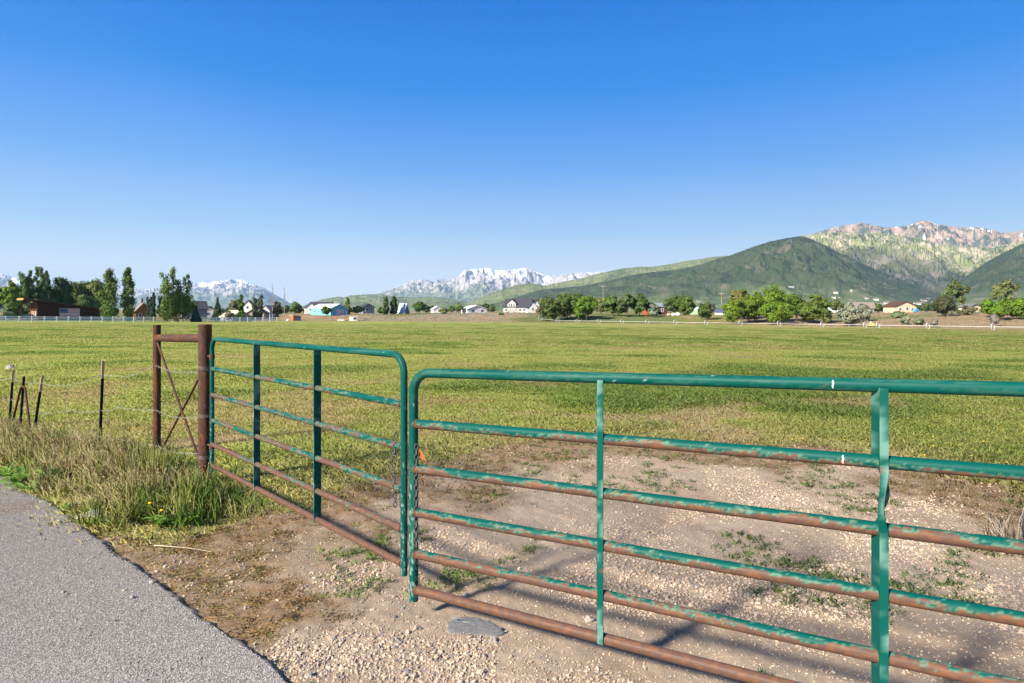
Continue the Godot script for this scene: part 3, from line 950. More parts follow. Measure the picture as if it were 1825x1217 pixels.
func build_stones() -> void:
	var lists := [[], [], []]
	for k in 190000:
		var d := 2.3 * pow(8.5 / 2.3, pow(rng.randf(), 0.95))
		var x := rng.randf_range(-0.72, 0.86) * d
		var z := -d
		var cv: Array = cover(x, z)
		if cv[0] == FIELD: continue
		if cv[0] == ROAD and rng.randf() > 0.012: continue
		if cv[2] > 0.12 and rng.randf() < 0.8: continue
		var heap := n_mid.get_noise_2d(x * 6.0 + 5.0, z * 6.0)
		if cv[0] == DRIVE and rng.randf() > smoothstep(-0.2, 0.3, heap) * 0.8 + 0.2: continue
		var s := 0.0022 + 0.0046 * pow(rng.randf(), 2.4) * (1.0 + 0.9 * smoothstep(0.0, 0.35, heap)) + (0.011 * rng.randf() if rng.randf() < 0.02 else 0.0)
		var tone := rng.randf_range(0.6, 1.15)
		var col := Color(0.40, 0.31, 0.23).lerp(Color(0.52, 0.42, 0.325), rng.randf()) * tone
		if rng.randf() < 0.07: col = Color(0.19, 0.19, 0.21)
		col.a = 1.0
		var y := (0.024 + n_big.get_noise_2d(x * 2.0, z * 2.0) * 0.03) if cv[0] == ROAD else land(x, z) + n_fine.get_noise_2d(x * 6.0, z * 6.0) * 0.012
		lists[k % 3].append([Transform3D(Basis.from_euler(Vector3(rng.randf(), rng.randf() * TAU, rng.randf())).scaled(Vector3.ONE * s * 1.0), Vector3(x, y + s * 0.1, z)), col])
	for k in 3:
		scatter("gravel", ["rounded beige pebbles strewn over the track", "angular pale pebbles strewn over the track", "flat mixed pebbles strewn over the track"][k], "gravel", stone_mesh(30 + k, 0.5, [0.75, 0.7, 0.5][k]), M.stone, lists[k])
	# chippings that stand proud of the worn asphalt
	var chips := []
	for k in 150000:
		var d := 2.4 * pow(7.5 / 2.4, rng.randf())
		var x := rng.randf_range(-0.9, -0.28) * d
		var e := sdist("road", x, -d)
		if e < 0.015: continue
		var g := rng.randf_range(0.19, 0.42)
		var sz := rng.randf_range(0.0022, 0.0046)
		chips.append([Transform3D(Basis(Vector3.UP, rng.randf() * TAU).scaled(Vector3(sz, sz * 0.5, sz)), Vector3(x, 0.0205 + n_fine.get_noise_2d(x * 45.0, -d * 45.0) * 0.0018 + n_big.get_noise_2d(x * 2.0, -d * 2.0) * 0.03, -d)), Color(g * 1.06, g, g * 0.94)])
	scatter("road_chippings", "grey and tan chippings in the worn asphalt surface", "chippings", stone_mesh(33, 0.4, 0.8), M.stone, chips)
	var yellow := []
	var ym := SphereMesh.new()
	ym.radius = 1.0; ym.height = 1.0; ym.radial_segments = 8; ym.rings = 4
	for k in 330:
		var d := 6.0 * pow(30.0 / 6.0, rng.randf())
		var x := rng.randf_range(-0.6, 0.86) * d
		var cv: Array = cover(x, -d)
		if cv[0] != FIELD or n_mid.get_noise_2d(x * 1.1 + 15.0, -d * 1.1) < 0.02: continue
		yellow.append([turned(Vector3.ONE * rng.randf_range(0.008, 0.013), Vector3(x, land(x, -d) + 0.035, -d)), Color(0.8, 0.52, 0.02)])
	scatter("dandelions", "tiny yellow dandelions dotted through the pasture", "flowers", ym, M.leaf, yellow)
	var big := [[548, 1120, 0.020, "rounded grey stone lying alone on the bare track"], [831, 1061, 0.024, "dark stone resting beneath the thicker gate's bottom rail"], [1050, 1104, 0.026, "round grey stone behind the thicker gate's first stay"], [880, 1142, 0.026, "tan stone at the rim of the asphalt patch"], [704, 1141, 0.02, "bluish stone half sunk in the track"], [845, 1216, 0.02, "pale stone in the loose gravel in front of the gate"], [236, 1069, 0.015, "small tan stone loose on the asphalt"], [272, 1041, 0.018, "white stone loose at the asphalt rim"]]
	for e in big:
		var g := near_ground(e[0], e[1])
		var y := land(g.x, g.y) + (0.03 if sdist("road", g.x, g.y) > 0 else 0.0)
		var st := thing("stone", e[3], "stone", Vector3(g.x, y, g.y), rng.randf() * TAU)
		var o := part("rock", stone_mesh(60 + int(e[0]), 0.45, 0.7), M.stone_plain, st)
		o.scale = Vector3.ONE * e[2]
	var g2 := near_ground(167, 918)
	var slab := thing("stone", "flat grey stone lying in weeds beside the road", "stone", Vector3(g2.x, land(g2.x, g2.y) + 0.01, g2.y), 0.4)
	part("rock", stone_mesh(95, 0.35, 0.3), M.stone_plain, slab).scale = Vector3(0.13, 0.10, 0.09)
	var g3 := near_ground(19, 654)
	var bd := thing("stone", "grey boulder on the pasture behind the leaning fence posts", "stone", Vector3(g3.x, land(g3.x, g3.y) + 0.05, g3.y))
	part("rock", stone_mesh(97, 0.45, 0.75), M.stone_plain, bd).scale = Vector3.ONE * 0.13
	# broken piece of old asphalt in the track
	var outline := [[797, 1108], [806, 1099], [842, 1098], [872, 1106], [893, 1118], [900, 1127], [884, 1134], [850, 1131], [826, 1137], [803, 1136], [796, 1122]]
	var mid := near_ground(848, 1117)
	var pz := thing("asphalt_patch", "broken patch of old grey asphalt lying in the track", "asphalt patch", Vector3(mid.x, land(mid.x, mid.y), mid.y))
	var v := PackedVector3Array([Vector3(0, 0.007, 0)]); var idx := PackedInt32Array(); var cc := PackedColorArray([Color(0.27, 0.27, 0.28)])
	var rim := PackedVector2Array()
	for k in outline.size():
		var a := near_ground(outline[k][0], outline[k][1]); var b := near_ground(outline[(k + 1) % outline.size()][0], outline[(k + 1) % outline.size()][1])
		for q in 4:
			rim.append(a.lerp(b, q / 4.0) - mid + Vector2(rng.randfn(0, 0.006), rng.randfn(0, 0.006)))
	for ring in [[0.12, 0.007], [0.24, 0.007], [0.36, 0.007], [0.48, 0.007], [0.6, 0.007], [0.7, 0.006], [0.8, 0.006], [0.88, 0.005], [0.95, 0.004], [1.0, 0.001], [1.03, -0.03]]:
		for p in rim:
			v.append(Vector3(p.x * ring[0], ring[1] + n_fine.get_noise_2d(p.x * ring[0] * 60.0, p.y * ring[0] * 60.0) * 0.003, p.y * ring[0]))
			var g: float = 0.36 + 0.12 * n_fine.get_noise_2d(p.x * ring[0] * 90.0, p.y * ring[0] * 90.0)
			cc.append(Color(g, g, g * 1.04))
	var w := rim.size()
	for k in w:
		idx.append_array([0, 1 + k, 1 + (k + 1) % w])
		for ring in 10:
			var p := 1 + ring * w + k; var q := 1 + ring * w + (k + 1) % w
			idx.append_array([p, p + w, q, q, p + w, q + w])
	var st := SurfaceTool.new()
	st.begin(Mesh.PRIMITIVE_TRIANGLES)
	st.set_smooth_group(0)
	for k in idx:
		st.set_color(cc[k]); st.add_vertex(v[k])
	st.generate_normals()
	part("slab", st.commit(), M.asphalt, pz)

func rosette(parent: Node, leaves: int, length: float, width: float, seed_at: int, upright: float) -> void:
	var r := RandomNumberGenerator.new()
	r.seed = seed_at
	for k in leaves:
		var a := r.randf() * TAU
		var dirr := Vector3(cos(a), 0, sin(a))
		var l := length * r.randf_range(0.6, 1.15)
		var side := dirr.cross(Vector3.UP)
		var v := PackedVector3Array(); var nn := PackedVector3Array(); var idx := PackedInt32Array()
		var o := Vector3(r.randfn(0, length * 0.5), 0, r.randfn(0, length * 0.35))
		var rise := upright * r.randf_range(0.6, 1.3)
		for j in 6:
			var f := j / 5.0
			var p := o + dirr * l * f * (1.0 - 0.25 * rise) + Vector3.UP * l * rise * (f - 0.6 * f * f)
			var w := width * sin(PI * clampf(f * 0.9 + 0.08, 0, 1)) * r.randf_range(0.8, 1.2)
			v.append(p - side * w + Vector3.UP * w * 0.4); v.append(p); v.append(p + side * w + Vector3.UP * w * 0.4)
			for q in 3: nn.append((Vector3.UP + dirr * 0.2 + side * (q - 1) * -0.4).normalized())
			if j:
				var b := (j - 1) * 3
				idx.append_array([b, b + 3, b + 1, b + 1, b + 3, b + 4, b + 1, b + 4, b + 2, b + 2, b + 4, b + 5])
		part("leaf", arrays_mesh(v, nn, PackedColorArray(), idx), M["broad_leaf_%d" % (k % 3)], parent)

func build_weeds() -> void:
	var spots := [[318, 930, 46, 0.17, 0.024, 1.1, "dark green leafy weed at the verge's tip with yellow blooms", true], [290, 905, 40, 0.18, 0.022, 1.3, "dark green leafy weed rising in tall grass by yellow blooms", false], [345, 905, 26, 0.14, 0.02, 1.2, "dark green leafy weed in shadow under the thinner gate", false], [55, 862, 60, 0.24, 0.028, 1.0, "bright green dock clump spilling over the asphalt edge", false], [30, 848, 46, 0.2, 0.024, 0.9, "bright green dock clump at the road rim, beyond the larger one", false], [72, 872, 40, 0.18, 0.022, 0.9, "bright green broad-leaved weed lowest at the asphalt edge", false], [178, 928, 20, 0.09, 0.010, 0.8, "small green weed beside the flat grey stone", false], [123, 905, 22, 0.1, 0.010, 1.1, "small green weed tuft at the straw edge of the road", false]]
	for e in spots:
		var g := near_ground(e[0], e[1])
		var t := thing("leafy_weed", e[6], "plant", Vector3(g.x, land(g.x, g.y), g.y))
		rosette(t, e[2], e[3], e[4], int(e[0]), e[5])
		if e[7]:
			for f in [Vector3(-0.25, 0.17, -0.02), Vector3(-0.13, 0.12, 0.02)]:
				var stem := part("stem", plain_tube(Vector3(f.x * 0.8, 0, f.z), f, 0.003, 0.002, 5), M.broad_leaf_1, t)
				var d := SphereMesh.new()
				d.radius = 0.016; d.height = 0.016; d.radial_segments = 12; d.rings = 6
				var b := part("bloom", d, M.dandelion, stem)
				b.position = f
	var sk := near_ground(152, 808)
	var dry := thing("dry_weed", "bleached skeleton of a dead branching weed by fence wire", "plant", Vector3(sk.x, land(sk.x, sk.y), sk.y))
	for k in 26:
		var a := rng.randf() * TAU
		var h := rng.randf_range(0.1, 0.5)
		var root := Vector3(0, h * 0.4, 0)
		part("stem", tube(PackedVector3Array([Vector3.ZERO, root + Vector3(cos(a), 0, sin(a)) * 0.03, root + Vector3(cos(a) * 0.16, h * 0.55, sin(a) * 0.16)]), PackedFloat32Array([0.0045, 0.003, 0.0016]), 5, []), M.straw, dry)
	var hay := near_ground(1815, 985)
	var tuft := thing("dead_grass_tuft", "bleached straw tuft standing on the track's far edge", "plant", Vector3(hay.x, land(hay.x, hay.y), hay.y))
	part("blades", tuft_mesh(170, 0.20, 0.12, 0.36, 0.0035, 0.9, 77), M.straw, tuft)
	var sticks := [[275, 971, 375, 984, "long bleached stem lying across the litter by the verge"]]
	for e in sticks:
		var a := near_ground(e[0], e[1]); var b := near_ground(e[2], e[3])
		var t := thing("dry_stalk", e[4], "stem", Vector3(a.x, land(a.x, a.y) + 0.02, a.y))
		var d := Vector3(b.x - a.x, 0, b.y - a.y)
		var p := PackedVector3Array()
		for k in 12:
			var f := k / 11.0
			p.append(d * f + Vector3(0, 0.02 * sin(f * PI) - 0.004, 0.02 * sin(f * 4.0)))
		part("stem", tube(p, PackedFloat32Array([0.005, 0.004, 0.004, 0.003, 0.003, 0.002]), 6, []), M.straw, t)

# ---------------------------------------------------------------- trees
func foliage(clumps: Array, centre: Vector3, per: int, size: float, base: Color, seed_at: int, droop := 0.0) -> ArrayMesh:
	# clumps: [middle, radii]; many small leaf sprays through each
	var r := RandomNumberGenerator.new()
	r.seed = seed_at
	var v := PackedVector3Array(); var nn := PackedVector3Array(); var c := PackedColorArray(); var idx := PackedInt32Array()
	for cl in clumps:
		var tone := r.randf_range(0.82, 1.2)
		var warm := r.randf_range(-0.1, 0.14)
		for k in per:
			var d := Vector3(r.randfn(0, 1), r.randfn(0, 1), r.randfn(0, 1)).normalized()
			var f := pow(r.randf(), 0.45)
			var p: Vector3 = cl[0] + d * cl[1] * f * r.randf_range(0.85, 1.15)
			var out: Vector3 = (d * 1.0 + (p - centre).normalized() * 0.5 + Vector3(r.randfn(0, 0.4), r.randfn(0, 0.4) + 0.15, r.randfn(0, 0.4))).normalized()
			var t := out.cross(Vector3(r.randfn(0, 1), r.randfn(0, 1), r.randfn(0, 1))).normalized()
			var b := out.cross(t)
			t = (t + Vector3.DOWN * droop).normalized()
			var s := size * r.randf_range(0.55, 1.35)
			var col := base * (tone * r.randf_range(0.75, 1.25))
			col.r *= 1.0 + warm
			col.a = 1.0
			var i := v.size()
			for q in [p - t * s, p + b * s * 0.6, p + t * s, p - b * s * 0.6]:
				v.append(q); nn.append(out); c.append(col)
			idx.append_array([i, i + 1, i + 2, i, i + 2, i + 3])
	return arrays_mesh(v, nn, c, idx)

func tree(called: String, label: String, px: float, top: float, half: float, d: float, style: String, base: Color, group: String, leaf := 0.0) -> Node3D:
	var x := (px - CX) / FOCAL * d
	var y := land(x, -d) - 0.15
	var h := EYE - (top - HORIZON) / FOCAL * d - y
	var w := half / FOCAL * d
	var s0 := int(px * 7.0 + top * 13.0)
	var r := RandomNumberGenerator.new()
	r.seed = s0
	var t := thing(called, label, "bush" if style == "bush" else "tree", Vector3(x, y, -d), 0.0, group)
	var clumps := []
	var leaf_size := leaf if leaf > 0.0 else clampf(d / FOCAL * 1.6, 0.12, 0.6)
	var bark: Material = M.bark
	var per := 130
	var low := 0.18
	var limbs := []
	match style:
		"round", "bush":
			low = 0.10 if style == "bush" else 0.16
			var n := int(clampf(w * h * 1.6, 26, 80))
			var mid := h * (0.5 + low * 0.5)
			for k in n:
				var dirr := Vector3(r.randfn(0, 1), r.randfn(0, 1), r.randfn(0, 1)).normalized()
				var f := pow(r.randf(), 0.4)
				var p := Vector3(dirr.x * w * 0.82 * f, mid + dirr.y * h * (0.5 - low * 0.5) * 0.84 * f, dirr.z * w * 0.82 * f)
				if style == "bush" and dirr.y < 0: p.y = maxf(p.y, h * 0.14)
				var cr := r.randf_range(0.24, 0.40) * minf(w, h * 0.5)
				clumps.append([p, Vector3(cr * 1.15, cr * 0.9, cr * 1.15)])
		"thicket":
			# leafy down to the ground, a heap of rounded boughs
			var boughs := 9 + int(w * 1.2)
			for b in boughs:
				var a := r.randf() * TAU
				var f := sqrt(r.randf())
				var bc := Vector3(cos(a) * w * 0.74 * f, h * lerpf(0.24, 0.86 - 0.30 * f * f, pow(r.randf(), 0.8)), sin(a) * w * 0.74 * f)
				var br := minf(w, h * 0.6) * r.randf_range(0.36, 0.54)
				if b < 3: bc = Vector3(w * [0.0, -0.34, 0.38][b], h * [0.84, 0.72, 0.68][b], 0) - Vector3(0, br * 0.35, 0)
				for k in 9:
					var dirr := Vector3(r.randfn(0, 1), r.randfn(0, 1) + 0.2, r.randfn(0, 1)).normalized() * pow(r.randf(), 0.4)
					var p := bc + dirr * br
					p.y = clampf(p.y, h * 0.07, h * 0.97)
					var cr := br * r.randf_range(0.34, 0.52)
					clumps.append([p, Vector3(cr * 1.1, cr * 0.85, cr * 1.1)])
			per = 75
		"column":
			low = 0.06
			var n := int(clampf(h * 4.0, 34, 80))
			for k in n:
				var f := (k + r.randf()) / n
				var prof := pow(sin(PI * clampf(0.12 + f * 0.82, 0, 1)), 0.7) * (1.0 - 0.35 * f)
				var a := r.randf() * TAU
				var rad := w * prof * r.randf_range(0.15, 0.8)
				var cr := w * r.randf_range(0.34, 0.52) * (1.0 - 0.4 * f)
				clumps.append([Vector3(cos(a) * rad, h * (low + f * (0.965 - low)), sin(a) * rad), Vector3(cr, cr * 1.35, cr)])
			per = 90
		"ragged":
			# several upright leaders with gaps between them
			var lead := 4 + int(w / 3.0)
			for l in lead:
				var ox := w * 0.8 * (2.0 * (l + 0.5) / lead - 1.0); var oz := r.randfn(0, w * 0.4)
				var hh := h * (r.randf_range(0.72, 0.98) if l != lead / 2 else 1.0)
				for k in 18:
					var f := (k + r.randf()) / 18.0
					var cr := w * r.randf_range(0.24, 0.38) * (1.12 - 0.55 * f)
					clumps.append([Vector3(ox * (0.75 + 0.25 * f) + r.randfn(0, w * 0.11), hh * (0.10 + 0.87 * f), oz + r.randfn(0, w * 0.1)), Vector3(cr, cr * 1.5, cr)])
				limbs.append(Vector3(ox * 0.7, hh * 0.75, oz))
			per = 80
		"cone":
			low = 0.04
			var tiers := 13
			for k in tiers:
				var f := (k + 0.3) / tiers
				var rad := w * (1.0 - f) * r.randf_range(0.85, 1.1)
				var nb := maxi(3, int(8 * (1.0 - f) + 2))
				for b in nb:
					var a := TAU * b / nb + r.randf()
					for q in [0.35, 0.75]:
						var cr := rad * 0.30 + 0.12
						clumps.append([Vector3(cos(a) * rad * q, h * (0.06 + f * 0.92) - rad * 0.2 * q, sin(a) * rad * q), Vector3(cr, cr * 0.6, cr)])
			per = 34
		"willow":
			# big crown in separate masses on a forked trunk
			var masses := [[Vector3(-0.35, 0.55, 0.1), 0.34], [Vector3(0.1, 0.82, 0), 0.33], [Vector3(0.45, 0.62, -0.1), 0.32], [Vector3(-0.15, 0.72, 0.2), 0.28], [Vector3(0.3, 0.42, 0.2), 0.24], [Vector3(-0.55, 0.38, -0.1), 0.22], [Vector3(0.72, 0.72, 0.0), 0.2]]
			for m in masses:
				for k in 9:
					var dirr := Vector3(r.randfn(0, 1), r.randfn(0, 1), r.randfn(0, 1)).normalized() * pow(r.randf(), 0.5)
					var c: Vector3 = Vector3(m[0].x * w * 1.1, m[0].y * h, m[0].z * w)
					var cr: float = w * m[1] * r.randf_range(0.42, 0.66)
					clumps.append([c + dirr * w * m[1] * 0.95, Vector3(cr, cr * 0.85, cr)])
				limbs.append(Vector3(m[0].x * w * 1.05, m[0].y * h, m[0].z * w))
			per = 85
		"bare":
			bark = M.pale_bark
	var crown_middle := Vector3(0, h * 0.5, 0)
	var tr := clampf(h * (0.009 if style == "bare" else 0.018), 0.06, 0.4)
	if style != "bush":
		var trunk_top := h * (0.9 if style in ["column", "cone", "bare"] else 0.6)
		var path := PackedVector3Array()
		var rr := PackedFloat32Array()
		for k in 7:
			var f := k / 6.0
			path.append(Vector3(r.randfn(0, w * 0.02) * f, trunk_top * f, r.randfn(0, w * 0.02) * f))
			rr.append(tr * (1.0 - 0.8 * f))
		part("trunk", tube(path, rr, 8, []), bark, t)
		if style == "bare":
			for k in 34:
				var f := r.randf_range(0.3, 0.95)
				var a := r.randf() * TAU
				var l := w * r.randf_range(0.5, 1.1) * (1.2 - f * 0.7)
				var o := Vector3(0, trunk_top * f, 0)
				var e := o + Vector3(cos(a) * l * 0.5, l * 1.3, sin(a) * l * 0.5)
				e.y = minf(e.y, h)
				var br := part("limb", plain_tube(o, e, tr * 0.35, tr * 0.1, 5), bark, t)
				for q in 3:
					var m := o.lerp(e, r.randf_range(0.35, 0.95))
					part("twig", plain_tube(m, m + Vector3(r.randfn(0, l * 0.25), l * 0.45, r.randfn(0, l * 0.25)), tr * 0.13, tr * 0.05, 4), bark, br)
		else:
			if limbs.is_empty():
				for k in mini(7, clumps.size()): limbs.append(clumps[(k * 5) % clumps.size()][0])
			for l in limbs:
				if style in ["column", "cone"]: break
				part("limb", tube(PackedVector3Array([Vector3(0, h * 0.16, 0), Vector3(l.x * 0.45, l.y * 0.6, l.z * 0.45), l]), PackedFloat32Array([tr * 0.6, tr * 0.4, tr * 0.15]), 6, []), bark, t)
	else:
		for k in 4:
			var l: Vector3 = clumps[(k * 3) % clumps.size()][0]
			part("stem", plain_tube(Vector3(0, -0.1, 0), l, tr * 0.5, tr * 0.2, 5), bark, t)
	if clumps.size():
		var cr := part("crown", foliage(clumps, crown_middle, per, leaf_size, base, s0 + 1, 0.3 if style == "willow" else 0.0), M.leaf_far, t)
		cr.set_meta("label", "leafy crown")
	return t

const DARKG := Color(0.088, 0.140, 0.048)
const MIDG := Color(0.082, 0.135, 0.036)
const BRIGHT := Color(0.085, 0.150, 0.018)
const OLIVE := Color(0.145, 0.18, 0.062)
const LIME := Color(0.15, 0.22, 0.04)
const BLUEG := Color(0.065, 0.105, 0.080)
const SILVER := Color(0.21, 0.235, 0.165)

func build_trees() -> void:
	var g1 := "trees round the log barn"
	tree("leafy_tree", "pale green round tree left of the dark ragged poplars", -12, 500, 24, 205, "round", MIDG, g1)
	tree("leafy_tree", "lime green tree standing before the dark ragged poplars", 20, 499, 15, 196, "round", LIME, g1)
	tree("poplar_tree", "dark ragged poplar with the bluntest tip, near the carport", 44, 484, 20, 203, "ragged", DARKG, g1)
	tree("poplar_tree", "dark ragged poplar in the middle of three behind the car", 62, 481, 18, 206, "ragged", DARKG, g1)
	tree("poplar_tree", "tallest dark ragged poplar, rising over the log barn's roof beam", 80, 474, 18, 209, "ragged", DARKG, g1)
	tree("leafy_tree", "grey-green drooping tree over the dark car", 64, 528, 17, 193, "round", Color(0.101, 0.135, 0.074), g1)
	tree("leafy_tree", "deep green broad tree rising behind the log barn's high end", 109, 489, 20, 212, "round", DARKG, g1)
	tree("leafy_tree", "soft olive tree behind the barn flag", 136, 498, 17, 226, "round", OLIVE, g1)
	tree("leafy_tree", "soft olive tree with the broadest top behind the barn", 152, 496, 20, 232, "round", OLIVE, g1)
	tree("leafy_tree", "soft olive tree touching the broad poplar", 172, 494, 18, 230, "round", OLIVE, g1)
	tree("leafy_tree", "low dark tree pressed against the barn's back", 152, 524, 24, 213, "round", DARKG, g1)
	tree("poplar_tree", "broad columnar poplar beside the log barn's low end", 195, 480, 25, 176, "column", Color(0.101, 0.155, 0.041), g1)
	tree("poplar_tree", "slim columnar poplar between barn and orange cottage", 228, 476, 16, 178, "column", Color(0.097, 0.151, 0.041), g1)
	tree("leafy_bush", "cream-flowering bush by the white rail fence", 12, 555, 14, 172, "bush", Color(0.242, 0.264, 0.132), g1)
	tree("leafy_bush", "dark bush in front of the carport", 22, 545, 14, 180, "bush", DARKG, g1)
	var birch := tree("aspen_tree", "tall open aspen with a white trunk behind the fence", 314, 475, 23, 172, "ragged", Color(0.105, 0.159, 0.043), "trees behind the white fence")
	for c in birch.get_children():
		if c.name.begins_with("trunk"): c.material_override = M.white_bark
	var g2 := "trees behind the white fence"
	tree("leafy_tree", "dense dark green tree at the tall aspen's foot", 326, 520, 24, 180, "round", DARKG, g2)
	tree("leafy_tree", "dense green tree between cottage and tall aspen", 292, 526, 14, 184, "round", DARKG, g2)
	tree("conifer_tree", "dark thin tree touching the orange cottage's roof", 268, 521, 10, 196, "ragged", BLUEG * 0.7, g2)
	tree("spruce_tree", "small blue spruce behind the white fence", 349, 545, 10, 176, "cone", BLUEG, g2)
	tree("spruce_tree", "dark spruce beside the pale barn's low eave", 388, 528, 11, 214, "cone", Color(0.057, 0.084, 0.041), g2)
	tree("leafy_tree", "brownish thin tree behind the pale barn", 418, 527, 11, 232, "round", Color(0.135, 0.135, 0.081), g2)
	tree("cypress_tree", "bright green column of leaves against the pale barn's gable", 430, 525, 8, 204, "column", Color(0.068, 0.128, 0.024), g2)
	tree("leafy_bush", "grey twiggy bush in front of the pale barn's roof", 409, 551, 9, 200, "bush", Color(0.187, 0.198, 0.132), g2)
	tree("leafy_tree", "dark brown-green tree in front of the beige gabled house", 459, 526, 12, 240, "ragged", Color(0.088, 0.105, 0.061), g2)
	tree("leafy_tree", "dull green tree between the two bare trees", 494, 534, 9, 245, "round", Color(0.081, 0.095, 0.061), g2)
	tree("bare_tree", "dead pale tree with upright twigs, the bushier one", 486, 499, 8, 250, "bare", MIDG, "dead trees")
	tree("bare_tree", "dead brown tree with forked top, the thinner one", 507, 504, 6, 252, "bare", MIDG, "dead trees")
	tree("leafy_tree", "fresh green tree behind the small orange shed", 526, 538, 11, 300, "round", MIDG, g2)
	var g3 := "trees along the middle of the valley"
	tree("leafy_tree", "round green tree in front of the blue barn's long wall", 582, 545, 9, 285, "round", Color(0.074, 0.115, 0.030), g3)
	tree("poplar_tree", "columnar tree right behind the blue barn's gable", 620, 531, 7, 330, "column", Color(0.101, 0.142, 0.041), g3)
	tree("leafy_tree", "dark tree between blue barn and grey modern house", 638, 545, 11, 335, "round", DARKG, g3)
	tree("leafy_bush", "dark scrub at the foot of the two dark columns", 680, 547, 10, 318, "bush", DARKG, g3)
	tree("juniper_tree", "dark columnar tree, the slimmer of a pair by the steel shed", 688, 529, 7, 322, "column", Color(0.074, 0.108, 0.038), g3)
	tree("juniper_tree", "dark columnar tree touching the steep steel shed", 702, 529, 9, 325, "column", Color(0.068, 0.105, 0.041), g3)
	tree("leafy_tree", "round dark green tree alone beyond the steel shed", 747, 538, 12, 330, "round", Color(0.057, 0.105, 0.027), g3)
	tree("leafy_bush", "olive bush on the bank before the small white house", 790, 548, 8, 300, "bush", OLIVE, g3)
	tree("leafy_tree", "light green loose tree left of the long white barn", 818, 540, 9, 360, "round", Color(0.121, 0.169, 0.061), g3)
	tree("leafy_tree", "small dark tree next to the light green loose one", 804, 545, 7, 365, "round", DARKG, g3)
	tree("leafy_tree", "pale green tree behind the big grey house", 960, 532, 17, 365, "round", Color(0.135, 0.182, 0.068), g3)
	tree("leafy_bush", "lone dark bush on the bank below the grey house", 893, 558, 5, 285, "bush", DARKG, g3)
	var g4 := "trees on the rise beyond the pasture"
	tree("leafy_tree", "olive green tree leading the dense clump by the brown shed", 986, 527, 24, 262, "thicket", Color(0.084, 0.115, 0.038), g4)
	tree("leafy_tree", "tallest dark green tree of the dense clump by the brown shed", 1016, 517, 30, 266, "thicket", Color(0.070, 0.115, 0.032), g4)
	tree("leafy_tree", "bright green tree ending the dense clump by the brown shed", 1045, 527, 23, 258, "thicket", Color(0.095, 0.169, 0.022), g4)
	tree("leafy_tree", "yellowish tree behind the bright green one", 1072, 530, 15, 290, "round", OLIVE, g4)
	tree("leafy_tree", "mid green tree on the rubble mound", 1092, 524, 17, 275, "thicket", MIDG, g4)
	tree("leafy_tree", "grey-green tree left of the red wooden house", 1117, 522, 18, 268, "thicket", Color(0.084, 0.124, 0.043), g4)
	tree("leafy_tree", "darker green tree touching the red wooden house", 1140, 523, 18, 270, "thicket", Color(0.065, 0.108, 0.032), g4)
	tree("leafy_bush", "grey sage bush under the red wooden house", 1165, 541, 10, 262, "bush", Color(0.162, 0.203, 0.135), g4)
	tree("leafy_tree", "loose pale tree right of the blue-roofed house", 1192, 528, 10, 290, "round", Color(0.101, 0.135, 0.061), g4)
	tree("leafy_tree", "broad dark green tree left of the mint shed", 1212, 523, 24, 282, "thicket", Color(0.068, 0.111, 0.027), g4)
	tree("leafy_tree", "small green tree at the mint shed's right corner", 1228, 534, 11, 278, "round", Color(0.074, 0.115, 0.030), g4)
	tree("leafy_bush", "rounded bush alone on the grassy rise", 1256, 538, 14, 238, "bush", Color(0.074, 0.115, 0.030), g4)
	tree("leafy_bush", "grey-green bush beside the utility pole", 1262, 538, 14, 345, "bush", SILVER * 0.6, g4)
	tree("leafy_tree", "olive tall tree opening the big clump", 1318, 511, 19, 232, "round", Color(0.128, 0.149, 0.047), g4)
	tree("leafy_bush", "yellow-green lowest bush of the big clump, facing the pole", 1308, 532, 22, 214, "bush", Color(0.115, 0.176, 0.024), g4)
	tree("leafy_bush", "yellow-green bush below the olive tall tree", 1335, 526, 26, 218, "bush", Color(0.108, 0.169, 0.024), g4)
	tree("leafy_tree", "yellow-green broad tree in the middle of the big clump", 1345, 518, 21, 222, "thicket", Color(0.111, 0.173, 0.024), g4)
	tree("leafy_tree", "tallest yellow-green tree of the big clump", 1382, 507, 36, 218, "thicket", Color(0.108, 0.169, 0.022), g4)
	tree("leafy_bush", "low leafy bush at the tallest clump tree's foot", 1382, 538, 34, 206, "bush", Color(0.105, 0.173, 0.022), g4)
	tree("leafy_tree", "green tree filling the gap beside the tallest clump tree", 1420, 526, 24, 215, "thicket", Color(0.074, 0.124, 0.024), g4)
	tree("leafy_tree", "round tree closing the big clump by the silver shrub", 1450, 526, 28, 210, "thicket", Color(0.101, 0.142, 0.030), g4)
	tree("leafy_bush", "small scrub bush between round tree and silver shrub", 1473, 556, 9, 208, "bush", OLIVE * 0.8, g4)
	tree("leafy_tree", "small tree before the long low white barn", 1490, 533, 11, 330, "round", Color(0.088, 0.115, 0.041), g4)
	tree("olive_tree", "silver-leaved shrub spreading low on the dirt bank", 1514, 546, 22, 190, "bush", SILVER, g4)
	tree("olive_tree", "silver-leaved shrub's taller neighbour behind it", 1512, 533, 12, 205, "bush", SILVER * 0.9, g4)
	tree("olive_tree", "silver shrub before the grey-roofed house", 1540, 541, 14, 215, "bush", SILVER * 0.85, g4)
	tree("leafy_tree", "fresh green tree behind the grey-roofed house", 1560, 538, 9, 320, "round", MIDG, g4)
	var g5 := "big old trees by the tan house"
	tree("cottonwood_tree", "big old cottonwood with feathery crown over a dark juniper", 1696, 496, 32, 230, "willow", Color(0.119, 0.155, 0.057), g5)
	tree("juniper_bush", "dark brown-green juniper under the big cottonwood", 1682, 527, 19, 222, "bush", Color(0.057, 0.070, 0.035), g5)
	tree("leafy_bush", "brown-green scrub hedge beside the big cottonwood", 1725, 545, 18, 226, "bush", Color(0.115, 0.115, 0.061), g5)
